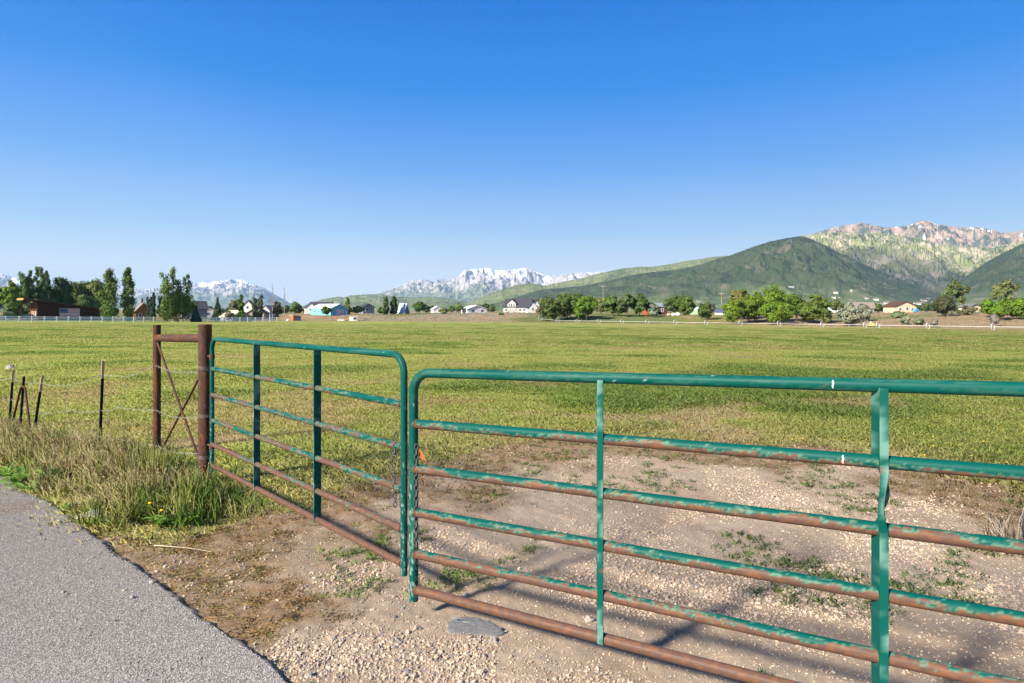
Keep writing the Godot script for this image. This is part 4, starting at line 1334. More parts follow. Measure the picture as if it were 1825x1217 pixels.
	tree("cottonwood_tree", "big old cottonwood with forked pale trunk", 1783, 493, 34, 215, "willow", Color(0.142, 0.169, 0.068), g5)
	tree("leafy_bush", "bright green bush left of the forked cottonwood", 1760, 533, 13, 208, "bush", Color(0.095, 0.189, 0.019), g5)
	tree("leafy_bush", "largest bright green bush, rounding off the dirt bank", 1812, 528, 38, 196, "bush", Color(0.101, 0.169, 0.022), g5)
	tree("leafy_bush", "bright green bush in front of the forked trunk", 1785, 541, 18, 192, "bush", Color(0.095, 0.162, 0.024), g5)
	tree("leafy_bush", "grey dead-looking bush on the bank by the wheel pipe", 1772, 556, 9, 170, "bush", Color(0.176, 0.162, 0.135), g5)
	tree("leafy_bush", "sage bush low on the bank below the tan house", 1612, 563, 10, 190, "bush", Color(0.162, 0.196, 0.128), g5)
	tree("leafy_bush", "sage bush smaller and flatter, next to the wheel pipe", 1637, 567, 11, 186, "bush", Color(0.149, 0.176, 0.108), g5)
	tree("leafy_bush", "green sage strip bush higher up below the tan house", 1600, 554, 14, 225, "bush", Color(0.135, 0.176, 0.095), g5)
	tree("leafy_bush", "grey twig bush behind the pipe wheel", 1664, 567, 6, 172, "bush", Color(0.176, 0.162, 0.135), g5)
	# far tree belts on the valley floor, one mass
	var far := []
	var cl := []
	for k in 26:
		var dirr := Vector3(rng.randfn(0, 1), rng.randfn(0, 1), rng.randfn(0, 1)).normalized() * pow(rng.randf(), 0.4)
		cl.append([Vector3(dirr.x * 4.0, 4.0 + dirr.y * 3.2, dirr.z * 4.0), Vector3(1.5, 1.3, 1.5)])
	var fm := foliage(cl, Vector3(0, 4, 0), 26, 0.8, Color(1, 1, 1), 91)
	for k in 420:
		var d := 480.0 * pow(2300.0 / 480.0, rng.randf())
		var x := rng.randf_range(-0.85, 0.85) * d
		var c := Color(0.05, 0.078, 0.028).lerp(Color(0.085, 0.11, 0.04), rng.randf())
		var s := rng.randf_range(0.6, 1.15)
		far.append([turned(Vector3(s, s, s), Vector3(x, land(x, -d) - 0.5, -d)), c])
	scatter("far_wood", "scattered belts of trees across the far valley floor", "wood", fm, M.leaf_far, far)
	var sage := []
	var sm := foliage([[Vector3(0, 0.3, 0), Vector3(0.5, 0.35, 0.5)]], Vector3.ZERO, 50, 0.12, Color(1, 1, 1), 92)
	for k in 5200:
		var d := rng.randf_range(150.0, 330.0)
		var x := rng.randf_range(-0.3, 0.85) * d
		var cv: Array = cover(x, -d)
		if cv[0] != BANK: continue
		var px := CX + FOCAL * x / d
		if px > 1030 and px < 1330 and rng.randf() < 0.8: continue
		var c := Color(0.22, 0.245, 0.165).lerp(Color(0.32, 0.25, 0.16), rng.randf())
		sage.append([turned(Vector3.ONE * rng.randf_range(0.3, 1.0), Vector3(x, land(x, -d) - 0.1, -d)), c])
	scatter("sagebrush", "low grey-green sagebrush dotting the dry bank", "sagebrush", sm, M.leaf_far, sage)

# ---------------------------------------------------------------- buildings
func window(parent: Node, c: Vector3, w: float, h: float, turn: float, panes := 1, frame_mat := "trim") -> void:
	# c: middle of the window on the wall's outside; turn: direction it faces
	var f := part("window", box_mesh(Vector3(-w / 2 - 0.1, -h / 2 - 0.1, -0.05), Vector3(w / 2 + 0.1, h / 2 + 0.1, 0.05)), M[frame_mat], parent)
	f.position = c; f.rotation.y = turn
	for k in panes:
		var a := -w / 2 + w * k / panes + 0.04; var b := -w / 2 + w * (k + 1) / panes - 0.04
		part("pane", box_mesh(Vector3(a, -h / 2, 0.0), Vector3(b, h / 2, 0.06)), M.glass, f)

func house(called: String, label: String, category: String, px: float, d: float, turn_deg: float, w: float, l: float, eave: float, ridge: float, wall: String, roof: String, over := 0.4, base_drop := 0.3, group := "") -> Node3D:
	# gable walls face +z and -z of the house; w across the gable, l along the ridge
	var x := (px - CX) / FOCAL * d
	var t := thing(called, label, category, Vector3(x, land(x, -d), -d), deg_to_rad(turn_deg), group)
	part("wall", prism(PackedVector2Array([Vector2(-w / 2, -base_drop - 0.8), Vector2(w / 2, -base_drop - 0.8), Vector2(w / 2, eave), Vector2(0, ridge), Vector2(-w / 2, eave)]), -l / 2, l / 2), M[wall], t)
	var slope := (ridge - eave) / (w / 2)
	for s in [-1.0, 1.0]:
		var e := Vector2(s * (w / 2 + over), eave - slope * over)
		var poly := PackedVector2Array([Vector2(0, ridge + 0.03), e + Vector2(0, 0.03), e + Vector2(0, 0.25), Vector2(0, ridge + 0.27)])
		if s < 0: poly.reverse()
		part("roof", prism(poly, -l / 2 - over, l / 2 + over), M[roof], t)
	return t

func door(parent: Node, c: Vector3, w: float, h: float, turn: float, material: String, called := "door", bars := 0) -> void:
	var o := part(called, box_mesh(Vector3(-w / 2, 0, -0.06), Vector3(w / 2, h, 0.06)), M[material], parent)
	o.position = c; o.rotation.y = turn
	for k in bars:
		part("panel_joint", box_mesh(Vector3(-w / 2, h * (k + 1) / (bars + 1) - 0.03, 0.05), Vector3(w / 2, h * (k + 1) / (bars + 1) + 0.03, 0.08)), M.joint, o)

func flag_texture() -> ImageTexture:
	var im := Image.create(190, 100, false, Image.FORMAT_RGB8)
	var h := 100.0 / 13.0
	for k in 13:
		im.fill_rect(Rect2i(0, int(round(k * h)), 190, int(ceil(h)) + 1), Color(0.66, 0.12, 0.16) if k % 2 == 0 else Color(0.88, 0.86, 0.88))
	im.fill_rect(Rect2i(0, 0, 76, int(round(7 * h))), Color(0.10, 0.16, 0.36))
	for r in 9:
		for c in (6 if r % 2 == 0 else 5):
			var x := 6.3 + c * 12.6 + (6.3 if r % 2 else 0.0); var y := 5.4 * (r + 1)
			for q in 10:
				var a := TAU * q / 10.0
				var rad := 2.2 if q % 2 == 0 else 1.0
				im.set_pixel(clampi(int(x + cos(a) * rad), 0, 75), clampi(int(y + sin(a) * rad), 0, 99), Color(0.92, 0.92, 0.94))
			im.fill_rect(Rect2i(int(x) - 1, int(y) - 1, 2, 2), Color(0.92, 0.92, 0.94))
	return ImageTexture.create_from_image(im)

func build_houses() -> void:
	# log barn with a single-pitch roof and a flag on its long wall; long wall faces the camera
	var d := 184.0
	var x := (134.0 - CX) / FOCAL * d
	var barn := thing("log_barn", "dark log barn with single-pitch roof and painted flag", "barn", Vector3(x, land(x, -d), -d), deg_to_rad(46))
	var lw := 17.6; var hi := 5.5; var lo := 3.0; var dp := 9.0
	part("wall", prism(PackedVector2Array([Vector2(-lw / 2, -1), Vector2(lw / 2, -1), Vector2(lw / 2, lo), Vector2(-lw / 2, hi)]), -dp, 0), M.log, barn)
	for k in 17:
		var y := 0.1 + k * 0.32
		var xr := lw / 2 if y < lo else lw / 2 - (y - lo) / (hi - lo) * lw
		if xr < -lw / 2 + 0.5: break
		part("log", tube(PackedVector3Array([Vector3(-lw / 2 - 0.1, y, 0.02), Vector3(xr, y, 0.02)]), PackedFloat32Array([0.16]), 8, []), M.log, barn)
	var rf := part("roof", prism(PackedVector2Array([Vector2(-lw / 2 - 3.2, hi + 0.62), Vector2(lw / 2 + 0.7, lo - 0.06), Vector2(lw / 2 + 0.7, lo + 0.2), Vector2(-lw / 2 - 3.2, hi + 0.9)]), -dp - 0.6, 0.8), M.brown_roof, barn)
	part("fascia", box_mesh(Vector3(-lw / 2 - 3.42, hi + 0.45, -dp - 0.6), Vector3(-lw / 2 - 3.22, hi + 1.0, 0.8)), M.fresh_wood, rf)
	for z in [-0.3, -3.0, -5.8, -8.6]:
		part("bracket", plain_tube(Vector3(-lw / 2, hi - 2.6, z), Vector3(-lw / 2 - 2.6, hi + 0.5, z), 0.13, 0.13, 6), M.log, barn)
		part("timber", plain_tube(Vector3(-lw / 2 - 0.25, -0.6, z), Vector3(-lw / 2 - 0.25, hi - 0.2, z), 0.2, 0.18, 8), M.orange_wood, barn)
	for z in [-1.65, -4.4, -7.2]:
		door(barn, Vector3(-lw / 2 - 0.1, -0.2, z), 1.9, 3.0, -PI / 2, "trim", "door", 3)
	var fl := part("flag", QuadMesh.new(), M.flag, barn)
	fl.mesh.size = Vector2(4.7, 2.4)
	fl.position = Vector3(-1.35, 2.35, 0.21)
	fl.set_meta("label", "painted red, white and blue stars and stripes flag")
	part("flag_frame", box_mesh(Vector3(-2.42, -1.27, -0.05), Vector3(2.42, 1.27, -0.015)), M.trim, fl)

	# carport and car
	d = 200.0
	x = (22.0 - CX) / FOCAL * d
	var cp := thing("carport", "timber carport with dark roof behind bushes", "carport", Vector3(x, land(x, -d), -d), deg_to_rad(25))
	part("roof", box_mesh(Vector3(-5, 3.7, -3), Vector3(3.4, 4.0, 3)), M.brown_roof, cp)
	for p in [Vector3(-4.5, 0, -2.5), Vector3(2.8, 0, -2.5), Vector3(-4.5, 0, 2.5), Vector3(2.8, 0, 2.5)]:
		part("post", plain_tube(p - Vector3.UP * 0.5, p + Vector3.UP * 3.8, 0.24, 0.22, 8), M.orange_wood, cp)
	d = 178.0
	x = (57.0 - CX) / FOCAL * d
	var car := thing("parked_car", "dark blue sport utility car parked behind the white fence", "car", Vector3(x, land(x, -d), -d), deg_to_rad(20))
	part("body", prism(PackedVector2Array([Vector2(-2.3, 0.35), Vector2(2.3, 0.35), Vector2(2.35, 0.75), Vector2(2.2, 1.0), Vector2(1.2, 1.12), Vector2(-2.25, 1.15), Vector2(-2.35, 0.7)]), -0.92, 0.92), M.car_blue, car)
	var cab := part("cabin", prism(PackedVector2Array([Vector2(-2.15, 1.12), Vector2(1.15, 1.10), Vector2(0.45, 1.72), Vector2(-1.95, 1.76)]), -0.8, 0.8), M.car_blue, car)
	for e in [[-1.9, -0.95], [-0.85, 0.0], [0.1, 0.75]]:
		part("side_window", prism(PackedVector2Array([Vector2(e[0], 1.18), Vector2(e[1], 1.18), Vector2(minf(e[1], 0.5), 1.6), Vector2(e[0], 1.62)]), 0.79, 0.815), M.glass, cab)
	for p in [Vector3(-1.45, 0.36, 0.8), Vector3(1.45, 0.36, 0.8), Vector3(-1.45, 0.36, -0.8), Vector3(1.45, 0.36, -0.8)]:
		var wh := part("wheel", plain_tube(p - Vector3(0, 0, 0.12), p + Vector3(0, 0, 0.14), 0.36, 0.36, 16), M.tyre, car)
		part("rim", plain_tube(p + Vector3(0, 0, 0.12), p + Vector3(0, 0, 0.16), 0.2, 0.18, 12), M.wire, wh)
	for z in [-0.65, 0.65]:
		part("headlight", box_mesh(Vector3(2.2, 0.75, z - 0.15), Vector3(2.34, 0.92, z + 0.15)), M.trim, car)

	# orange cottage
	var h := house("cottage", "orange timber cottage with grey gabled roof beyond the fence", "house", 254, 205, 38, 4.6, 5.5, 3.0, 5.6, "orange_wood", "grey_roof", 0.5)
	window(h, Vector3(-1.0, 1.7, 2.76), 0.7, 1.0, 0.0)
	window(h, Vector3(-2.31, 1.7, 0.5), 0.8, 1.0, -PI / 2)
	part("chimney", box_mesh(Vector3(-0.3, 4.6, -0.3), Vector3(0.15, 7.2, 0.15)), M.dark_rust, h)
	d = 200.0
	x = (281.0 - CX) / FOCAL * d
	var lf := thing("board_fence", "low orange board fence between cottage and aspen", "fence", Vector3(x, land(x, -d), -d), 0.05)
	for k in 12: part("board", box_mesh(Vector3(-3.2 + k * 0.54, -0.4, -0.05), Vector3(-3.2 + k * 0.54 + 0.5, 1.1 + 0.05 * (k % 3), 0.05)), M.orange_wood, lf)
	h = house("house", "grey house with steep dark roof half hidden by the aspen", "house", 346, 262, -55, 6.5, 9, 4.2, 7.2, "slate_wall", "dark_roof")
	window(h, Vector3(0.5, 3.2, 4.56), 1.0, 1.2, 0.0)
	h = house("house", "dark blue-roofed house with white gable left of dark spruce", "house", 369, 310, 30, 8, 8, 3.0, 5.0, "white_wall", "dark_roof")
	window(h, Vector3(0, 1.6, 4.06), 1.4, 1.2, 0.0)
	# pale barn: sunlit roof slope to the left, grey-blue gable to the right
	h = house("pale_barn", "weathered pale barn with broad sunlit roof behind white fence", "barn", 420, 210, 50, 6.6, 8.0, 1.4, 3.4, "blue_grey_wall", "pale_roof", 0.4)
	door(h, Vector3(0.4, -0.2, 4.02), 1.5, 1.8, 0.0, "slate_wall")
	h = house("house", "white house with two steep gables behind the pale barn", "house", 444, 320, 12, 5.5, 8, 5.0, 8.0, "white_wall", "slate_roof")
	window(h, Vector3(0, 4.6, 4.06), 1.0, 1.2, 0.0)
	house("house", "beige gabled house with dark eaves behind brown-green tree", "house", 460, 268, 6, 7.2, 8, 2.4, 4.6, "beige_wall", "dark_roof")
	h = house("house", "grey stone house with brown door between the dead trees", "house", 481, 290, -20, 5.2, 6, 3.2, 5.4, "grey_wall", "slate_roof")
	door(h, Vector3(0.5, -0.2, 3.02), 1.6, 2.2, 0.0, "brown_door")
	# small shed with mono-pitch roof
	d = 238.0
	x = (527.0 - CX) / FOCAL * d
	var sh := thing("animal_shed", "small orange timber shed with white metal roof", "shed", Vector3(x, land(x, -d), -d), deg_to_rad(42))
	part("wall", prism(PackedVector2Array([Vector2(-1.5, -0.3), Vector2(1.5, -0.3), Vector2(1.5, 1.75), Vector2(-1.5, 2.05)]), -1.4, 1.3), M.orange_wood, sh)
	part("roof", prism(PackedVector2Array([Vector2(-1.8, 2.1), Vector2(1.9, 1.72), Vector2(1.9, 1.82), Vector2(-1.8, 2.2)]), -1.8, 1.7), M.white_roof, sh)
	part("opening", box_mesh(Vector3(1.45, -0.2, -1.1), Vector3(1.54, 1.5, 1.0)), M.slate_wall, sh)
	part("front_sheet", box_mesh(Vector3(-1.3, -0.2, 1.28), Vector3(1.4, 1.6, 1.36)), M.slate_wall, sh)
	var bx := (513.0 - CX) / FOCAL * 236.0
	var wb := thing("stone", "white boulder beside the small orange shed", "stone", Vector3(bx, land(bx, -236.0) + 0.2, -236.0))
	part("rock", stone_mesh(41, 0.3, 0.8), M.white, wb).scale = Vector3(0.6, 0.55, 0.6)
	# houses behind the blue barn
	h = house("house", "white-gabled house with long dark roof behind the blue barn", "house", 553, 420, 20, 7, 9, 4.4, 7.6, "white_wall", "dark_roof")
	window(h, Vector3(0, 3.4, 4.56), 1.2, 1.4, 0.0)
	house("house", "long dark-roofed house rising over the blue barn's roof", "house", 573, 425, 82, 8, 15, 5.2, 8.0, "slate_wall", "dark_roof")
	# blue barn
	h = house("blue_barn", "turquoise metal barn with white roof and roller door", "barn", 587, 300, 52, 9.6, 15.5, 3.1, 5.0, "turquoise", "white_roof", 0.35)
	door(h, Vector3(0.5, -0.3, 7.76), 4.6, 2.9, 0.0, "roller", "roller_door", 4)
	door(h, Vector3(4.0, -0.3, 7.76), 0.9, 2.1, 0.0, "trim")
	window(h, Vector3(-4.81, 1.6, -1.5), 0.9, 1.1, -PI / 2)
	window(h, Vector3(-4.81, 1.6, -5.0), 0.9, 1.1, -PI / 2)
	d = 254.0
	x = (630.0 - CX) / FOCAL * d
	var ws := thing("white_shed", "small white box shed with grey window on pasture edge", "shed", Vector3(x, land(x, -d), -d), deg_to_rad(12))
	part("wall", box_mesh(Vector3(-1.6, -0.3, -1.2), Vector3(1.6, 1.7, 1.2)), M.white_wall, ws)
	part("roof", box_mesh(Vector3(-1.8, 1.7, -1.4), Vector3(1.8, 1.82, 1.4)), M.white_roof, ws)
	window(ws, Vector3(0.65, 0.9, 1.21), 1.4, 0.9, 0.0)
	x = (612.0 - CX) / FOCAL * 252.0
	var tr := thing("feed_trough", "low white feed trough lying beside the box shed", "trough", Vector3(x, land(x, -252.0), -252.0), 0.1)
	part("tub", box_mesh(Vector3(-2.2, 0.0, -0.4), Vector3(0.3, 0.45, 0.4)), M.white_wall, tr)
	part("rim", box_mesh(Vector3(-2.25, 0.45, -0.45), Vector3(0.35, 0.52, 0.45)), M.white_roof, tr)
	h = house("house", "grey modern house with dark pitched roof right of blue barn", "house", 653, 385, 35, 7, 7, 4.0, 6.0, "slate_wall", "dark_roof", 0.6)
	window(h, Vector3(-1.0, 2.4, 3.56), 1.6, 1.4, 0.0)
	window(h, Vector3(1.9, 3.0, 3.56), 0.9, 2.2, 0.0, 1, "white_wall")
	# steep steel shed: one tall sunlit roof plane
	h = house("steel_shed", "steep A-shaped shed with tall pale steel roof", "shed", 719, 330, 58, 4.2, 4.6, 0.6, 5.4, "slate_wall", "steel_roof", 0.2)
	h = house("house", "small white gabled house on the rise", "house", 778, 420, 22, 6, 6, 2.3, 4.2, "white_wall", "white_roof")
	window(h, Vector3(0.8, 1.4, 3.06), 0.9, 1.0, 0.0)
	h = house("long_barn", "long white barn with white metal roof and small dark windows", "barn", 845, 365, 28, 12.5, 8.5, 2.3, 4.4, "white_wall", "white_roof", 0.5)
	for e in [-2.6, 3.2]: window(h, Vector3(e, 1.3, 4.27), 1.2, 0.8, 0.0, 1, "dark_roof")
	# large grey house
	d = 332.0
	h = house("grey_house", "big grey two-storey house with dark roof and several gables", "house", 925, d, 70, 9, 14.5, 3.2, 7.2, "grey_wall", "dark_roof", 0.5)
	for e in [[Vector3(-1.8, 0, 7.0), 5.6, 6.5, 2.6, 5.8], [Vector3(2.2, 0, 7.8), 4.4, 5.0, 3.6, 6.9]]:
		var wing := part("wing", prism(PackedVector2Array([Vector2(-e[1] / 2, -1), Vector2(e[1] / 2, -1), Vector2(e[1] / 2, e[3]), Vector2(0, e[4]), Vector2(-e[1] / 2, e[3])]), -3.0, e[2] / 2), M.white_wall, h)
		wing.position = e[0]; wing.rotation.y = -0.9
		for s in [-1.0, 1.0]:
			var sl: float = (e[4] - e[3]) / (e[1] / 2)
			var ee := Vector2(s * (e[1] / 2 + 0.35), e[3] - sl * 0.35)
			var poly := PackedVector2Array([Vector2(0, e[4] + 0.03), ee + Vector2(0, 0.03), ee + Vector2(0, 0.25), Vector2(0, e[4] + 0.27)])
			if s < 0: poly.reverse()
			part("roof", prism(poly, -3.0, e[2] / 2 + 0.35), M.dark_roof, wing)
		window(wing, Vector3(0, e[3] - 0.7, e[2] / 2 + 0.03), 0.9, 1.2, 0.0)
	var dm := part("dormer", prism(PackedVector2Array([Vector2(-2.4, 1.0), Vector2(2.4, 1.0), Vector2(2.4, 4.9), Vector2(0, 6.9), Vector2(-2.4, 4.9)]), -4.0, 1.2), M.grey_wall, h)
	dm.position = Vector3(-3.6, 0, -2.4); dm.rotation.y = -PI / 2
	for s in [-1.0, 1.0]:
		var poly2 := PackedVector2Array([Vector2(0, 6.95), Vector2(s * 2.8, 4.6), Vector2(s * 2.8, 4.85), Vector2(0, 7.2)])
		if s < 0: poly2.reverse()
		part("roof", prism(poly2, -4.0, 1.6), M.dark_roof, dm)
	for e in [-1.3, 0.0, 1.3]: window(dm, Vector3(e, 4.0, 1.22), 0.75, 1.7, 0.0)
	for e in [-5.6, -0.2, 2.2, 4.4]: window(h, Vector3(-4.51, 1.5, e), 1.1, 1.2, -PI / 2)
	house("brown_shed", "small brown-roofed shed right of the big grey house", "shed", 964, 322, 15, 4.2, 4.2, 1.4, 3.2, "brown_door", "brown_roof")
	# red wooden house and its blue-roofed neighbour
	h = house("red_house", "rust-red timber house with low gable among the trees", "house", 1157, 300, 8, 4.8, 7, 4.3, 5.4, "red_wood", "dark_roof", 0.3)
	window(h, Vector3(0.8, 3.4, 3.56), 1.3, 1.2, 0.0, 2, "brown_door")
	h = house("metal_roof_house", "weathered timber house with blue-grey metal roof", "house", 1176, 308, 84, 6, 6.0, 3.8, 5.2, "log", "steel_blue", 0.6)
	for e in [-1.8, 0.8]: window(h, Vector3(-3.02, 2.0, e), 0.9, 1.6, -PI / 2)
	for e in [[1192, 0.9, "tan wrapped bundle on the rise under the broad tree"], [1200, 1.0, "white wrapped bale on the rise, next to the tan bundle"], [1208, 1.1, "white wrapped bale on the rise, farthest from the tan bundle"]]:
		var bd := 268.0
		var bxx: float = (e[0] - CX) / FOCAL * bd
		var bale := thing("wrapped_bale", e[2], "bale", Vector3(bxx, land(bxx, -bd), -bd), 0.3)
		part("wrap", stone_mesh(int(e[0]), 0.2, 0.75), M.tan_wrap if e[0] == 1192 else M.white_wall, bale).scale = Vector3.ONE * e[1]
		bale.get_child(0).position.y = 0.5
	h = house("mint_shed", "small mint green shed with pale blue roof", "shed", 1240, 312, 62, 4.4, 4.6, 2.2, 3.4, "mint", "pale_blue_roof", 0.4)
	house("blue_roof_shed", "low shed with dark blue roof by the utility pole", "shed", 1284, 300, 76, 3.6, 5.0, 1.3, 2.4, "white_wall", "navy_roof", 0.3)
	h = house("low_barn", "long low white barn behind the small tree", "barn", 1476, 430, 84, 6, 17, 2.4, 3.4, "white_wall", "white_roof", 0.3)
	h = house("grey_roof_house", "house with broad grey-brown roof and dark gable behind silver shrubs", "house", 1534, 288, 68, 7.5, 9.5, 2.3, 4.6, "slate_wall", "grey_roof", 0.6)
	h = house("tan_house", "tan gabled house with dark brown eaves facing the pasture", "house", 1603, 285, 4, 10.0, 8, 2.8, 4.9, "cream_wall", "brown_roof", 0.6)
	window(h, Vector3(-2.6, 1.5, 4.06), 1.1, 0.9, 0.0)
	window(h, Vector3(0.6, 1.7, 4.06), 1.0, 1.3, 0.0)
	window(h, Vector3(3.0, 1.5, 4.06), 0.9, 0.9, 0.0)
	var bt := (1632.0 - CX) / FOCAL * 280.0
	var blue := thing("covered_trailer", "small trailer under a blue tarpaulin beside the tan house", "trailer", Vector3(bt, land(bt, -280.0), -280.0), 0.2)
	part("tarpaulin", prism(PackedVector2Array([Vector2(-0.9, 0.3), Vector2(1.0, 0.3), Vector2(0.9, 1.3), Vector2(0.2, 1.7), Vector2(-0.7, 1.2)]), -0.8, 0.8), M.blue_tarp, blue)
	for z in [-0.7, 0.7]: part("wheel", plain_tube(Vector3(0, 0.25, z), Vector3(0, 0.25, z + 0.15), 0.26, 0.26, 10), M.tyre, blue)
	h = house("cream_house", "cream house with dark curved-looking roof behind the scrub hedge", "house", 1728, 300, 10, 6.5, 6, 2.6, 4.0, "cream_wall", "slate_roof", 0.6)
	window(h, Vector3(0.9, 1.6, 3.06), 1.0, 1.0, 0.0)

	# utility poles
	for e in [[1286, 521, 300.0, "wooden utility pole with crossarm by the blue-roofed shed"], [1075, 508, 330.0, "pale utility pole rising behind the yellowish tree"]]:
		x = (e[0] - CX) / FOCAL * e[2]
		var top: float = EYE - (e[1] - HORIZON) / FOCAL * e[2]
		var y: float = land(x, -e[2])
		var up := thing("utility_pole", e[3], "pole", Vector3(x, y, -e[2]))
		part("shaft", plain_tube(Vector3(0, -0.5, 0), Vector3(0, top - y, 0), 0.22, 0.15, 8), M.pole_wood, up)
		part("crossarm", box_mesh(Vector3(-1.3, top - y - 0.8, -0.08), Vector3(1.3, top - y - 0.6, 0.08)), M.pole_wood, up)
		for q in [-1.1, -0.4, 0.4, 1.1]: part("insulator", plain_tube(Vector3(q, top - y - 0.6, 0), Vector3(q, top - y - 0.35, 0), 0.06, 0.05, 6), M.trim, up)

func build_white_fence() -> void:
	var p0 := Vector2(-74.4, -199.0); var p1 := Vector2(-115.9, -144.0)
	var f := thing("rail_fence", "white three-rail fence along the pasture's edge", "fence", Vector3(p0.x, 0, p0.y))
	var step := (p1 - p0) / 28.0
	var post := box_mesh(Vector3(-0.1, -0.4, -0.1), Vector3(0.1, 1.32, 0.1))
	var pts := []
	for k in 34:
		var q := p0 + step * k
		pts.append(Vector3(q.x - p0.x, land(q.x, q.y), q.y - p0.y))
	for k in 34:
		var o := part("post", post, M.white, f)
		o.position = pts[k]; o.rotation.y = atan2(step.y, -step.x)
		var capm := part("cap", box_mesh(Vector3(-0.13, 1.32, -0.13), Vector3(0.13, 1.37, 0.13)), M.white, o)
		capm.position = Vector3.ZERO
		if k < 33:
			for y in [0.42, 0.80, 1.18]:
				var a: Vector3 = pts[k] + Vector3.UP * y; var b: Vector3 = pts[k + 1] + Vector3.UP * y
				var r := part("rail", box_mesh(Vector3(0, -0.1, -0.03), Vector3(a.distance_to(b), 0.1, 0.03)), M.white, f)
				r.position = a
				r.basis = Basis(Quaternion(Vector3.RIGHT, (b - a).normalized()))

func build_wheel_line() -> void:
	# irrigation pipe that rolls on big wheels; its mover stands between two of them
	var a := Vector2(99.5, -130.0)
	var st := Vector2(-6.75, -10.17)
	var t := thing("irrigation_line", "long silver irrigation pipe on spoked wheels across the pasture", "irrigation line", Vector3(a.x, 0, a.y))
	var r := 0.82
	var dirr := Vector3(st.x, 0, st.y).normalized()
	var prev := Vector3.ZERO
	var spots := [-1.0, 0.0, 1.0, 1.88, 2.0, 2.12, 3.0, 4.0, 5.0, 6.0, 7.0, 8.0, 9.0, 10.0, 11.0, 12.0, 13.0]
	for k in spots.size():
		var q: Vector2 = a + st * spots[k]
		var c := Vector3(q.x - a.x, land(q.x, q.y) + r, q.y - a.y)
		if spots[k] != 2.0:
			var w := Node3D.new()
			w.name = "wheel"
			t.add_child(w, true)
			w.position = c
			var rim := TorusMesh.new()
			rim.inner_radius = r - 0.05; rim.outer_radius = r + 0.03; rim.rings = 28; rim.ring_segments = 6
			var ro := part("rim", rim, M.aluminium, w)
			ro.basis = Basis(Quaternion(Vector3.UP, dirr)) * Basis.from_scale(Vector3(1, 1.9, 1))
			var u := dirr.cross(Vector3.UP)
			for s in 8:
				var e := (Vector3.UP * cos(TAU * s / 8) + u * sin(TAU * s / 8)) * (r - 0.04)
				part("spoke", plain_tube(Vector3.ZERO, e, 0.02, 0.02, 5), M.aluminium, w)
		else:
			var mv := Node3D.new()
			mv.name = "mover"
			t.add_child(mv, true)
			mv.position = c
			part("engine_box", box_mesh(Vector3(-0.45, -0.25, -0.35), Vector3(0.45, 0.5, 0.35)), M.dandelion_dull, mv)
			part("fuel_tank", plain_tube(Vector3(-0.2, 0.5, 0), Vector3(-0.2, 0.85, 0), 0.2, 0.2, 10), M.aluminium, mv)
			part("axle", plain_tube(Vector3(-1.0, -0.35, 0), Vector3(1.0, -0.35, 0), 0.07, 0.07, 6), M.tyre, mv)
		if k: part("pipe", plain_tube(prev, c, 0.062, 0.062, 8), M.aluminium, t)
		prev = c

func build_village() -> void:
	# houses dotted over the foot of the scrub hill
	var proto: Node3D = null
	var spots := [[1407, 511, 2.6, 0.5, "long white building highest on the green hillside", "far_hall"], [1339, 499, 1.0, 0.2, "", ""], [1489, 514.5, 1.3, 0.1, "", ""], [1519, 518, 0.9, 0.7, "", ""], [1485, 529, 1.2, 0.2, "", ""], [1497, 530, 0.8, 0.9, "", ""], [1545, 532, 0.9, 0.5, "", ""], [1561, 533.5, 1.2, 0.3, "", ""], [1585, 527, 1.1, 1.2, "", ""], [1602, 534, 1.9, 0.1, "", ""], [1646, 536, 1.5, 0.4, "", ""], [1654, 532, 0.9, 0.2, "", ""], [1664, 540, 1.1, 0.6, "", ""], [1640, 543, 1.5, 0.2, "", ""], [1652, 545, 1.3, 0.9, "", ""], [1670, 546, 1.4, 0.4, "", ""], [1632, 541, 1.0, 0.5, "", ""], [1580, 541, 1.3, 0.4, "", ""], [1568, 546, 1.8, 0.2, "", ""], [1745, 535, 1.2, 0.6, "", ""], [1753, 541, 1.0, 0.2, "", ""], [1742, 545, 1.3, 0.7, "", ""], [1395, 538, 1.0, 0.3, "", ""], [1450, 541, 1.4, 0.5, "", ""], [1213, 540, 1.1, 0.5, "", ""]]
	for e in spots:
		var which := "scrub_hill"
		var p := slope_point(which, e[0], e[1])
		var o: Node3D
		if e[5] == "far_hall" or proto == null:
			o = Node3D.new()
			o.name = numbered("far_hall" if e[5] == "far_hall" else "far_house")
			add_child(o)
			part("wall", prism(PackedVector2Array([Vector2(-4, -4), Vector2(4, -4), Vector2(4, 3.4), Vector2(0, 6), Vector2(-4, 3.4)]), -6, 6), M.white_wall, o)
			for s in [-1.0, 1.0]:
				var poly := PackedVector2Array([Vector2(0, 6.1), Vector2(s * 4.7, 3.05), Vector2(s * 4.7, 3.4), Vector2(0, 6.5)])
				if s < 0: poly.reverse()
				part("roof", prism(poly, -6.6, 6.6), M.white_roof if e[5] == "far_hall" else M.grey_roof, o)
			if e[5] != "far_hall": proto = o
		else:
			o = proto.duplicate()
			o.name = numbered("far_house")
			add_child(o)
		o.position = p
		o.rotation.y = e[3] + PI / 3
		o.scale = Vector3.ONE * e[2] * 1.1
		if e[5] == "far_hall": o.scale = Vector3(1.0, 0.75, 2.6); o.rotation.y = PI / 2
		tag(o, e[4] if e[4] else "tiny pale house on the foot of the green hill", "house", "" if e[4] else "tiny houses on the hill's foot")

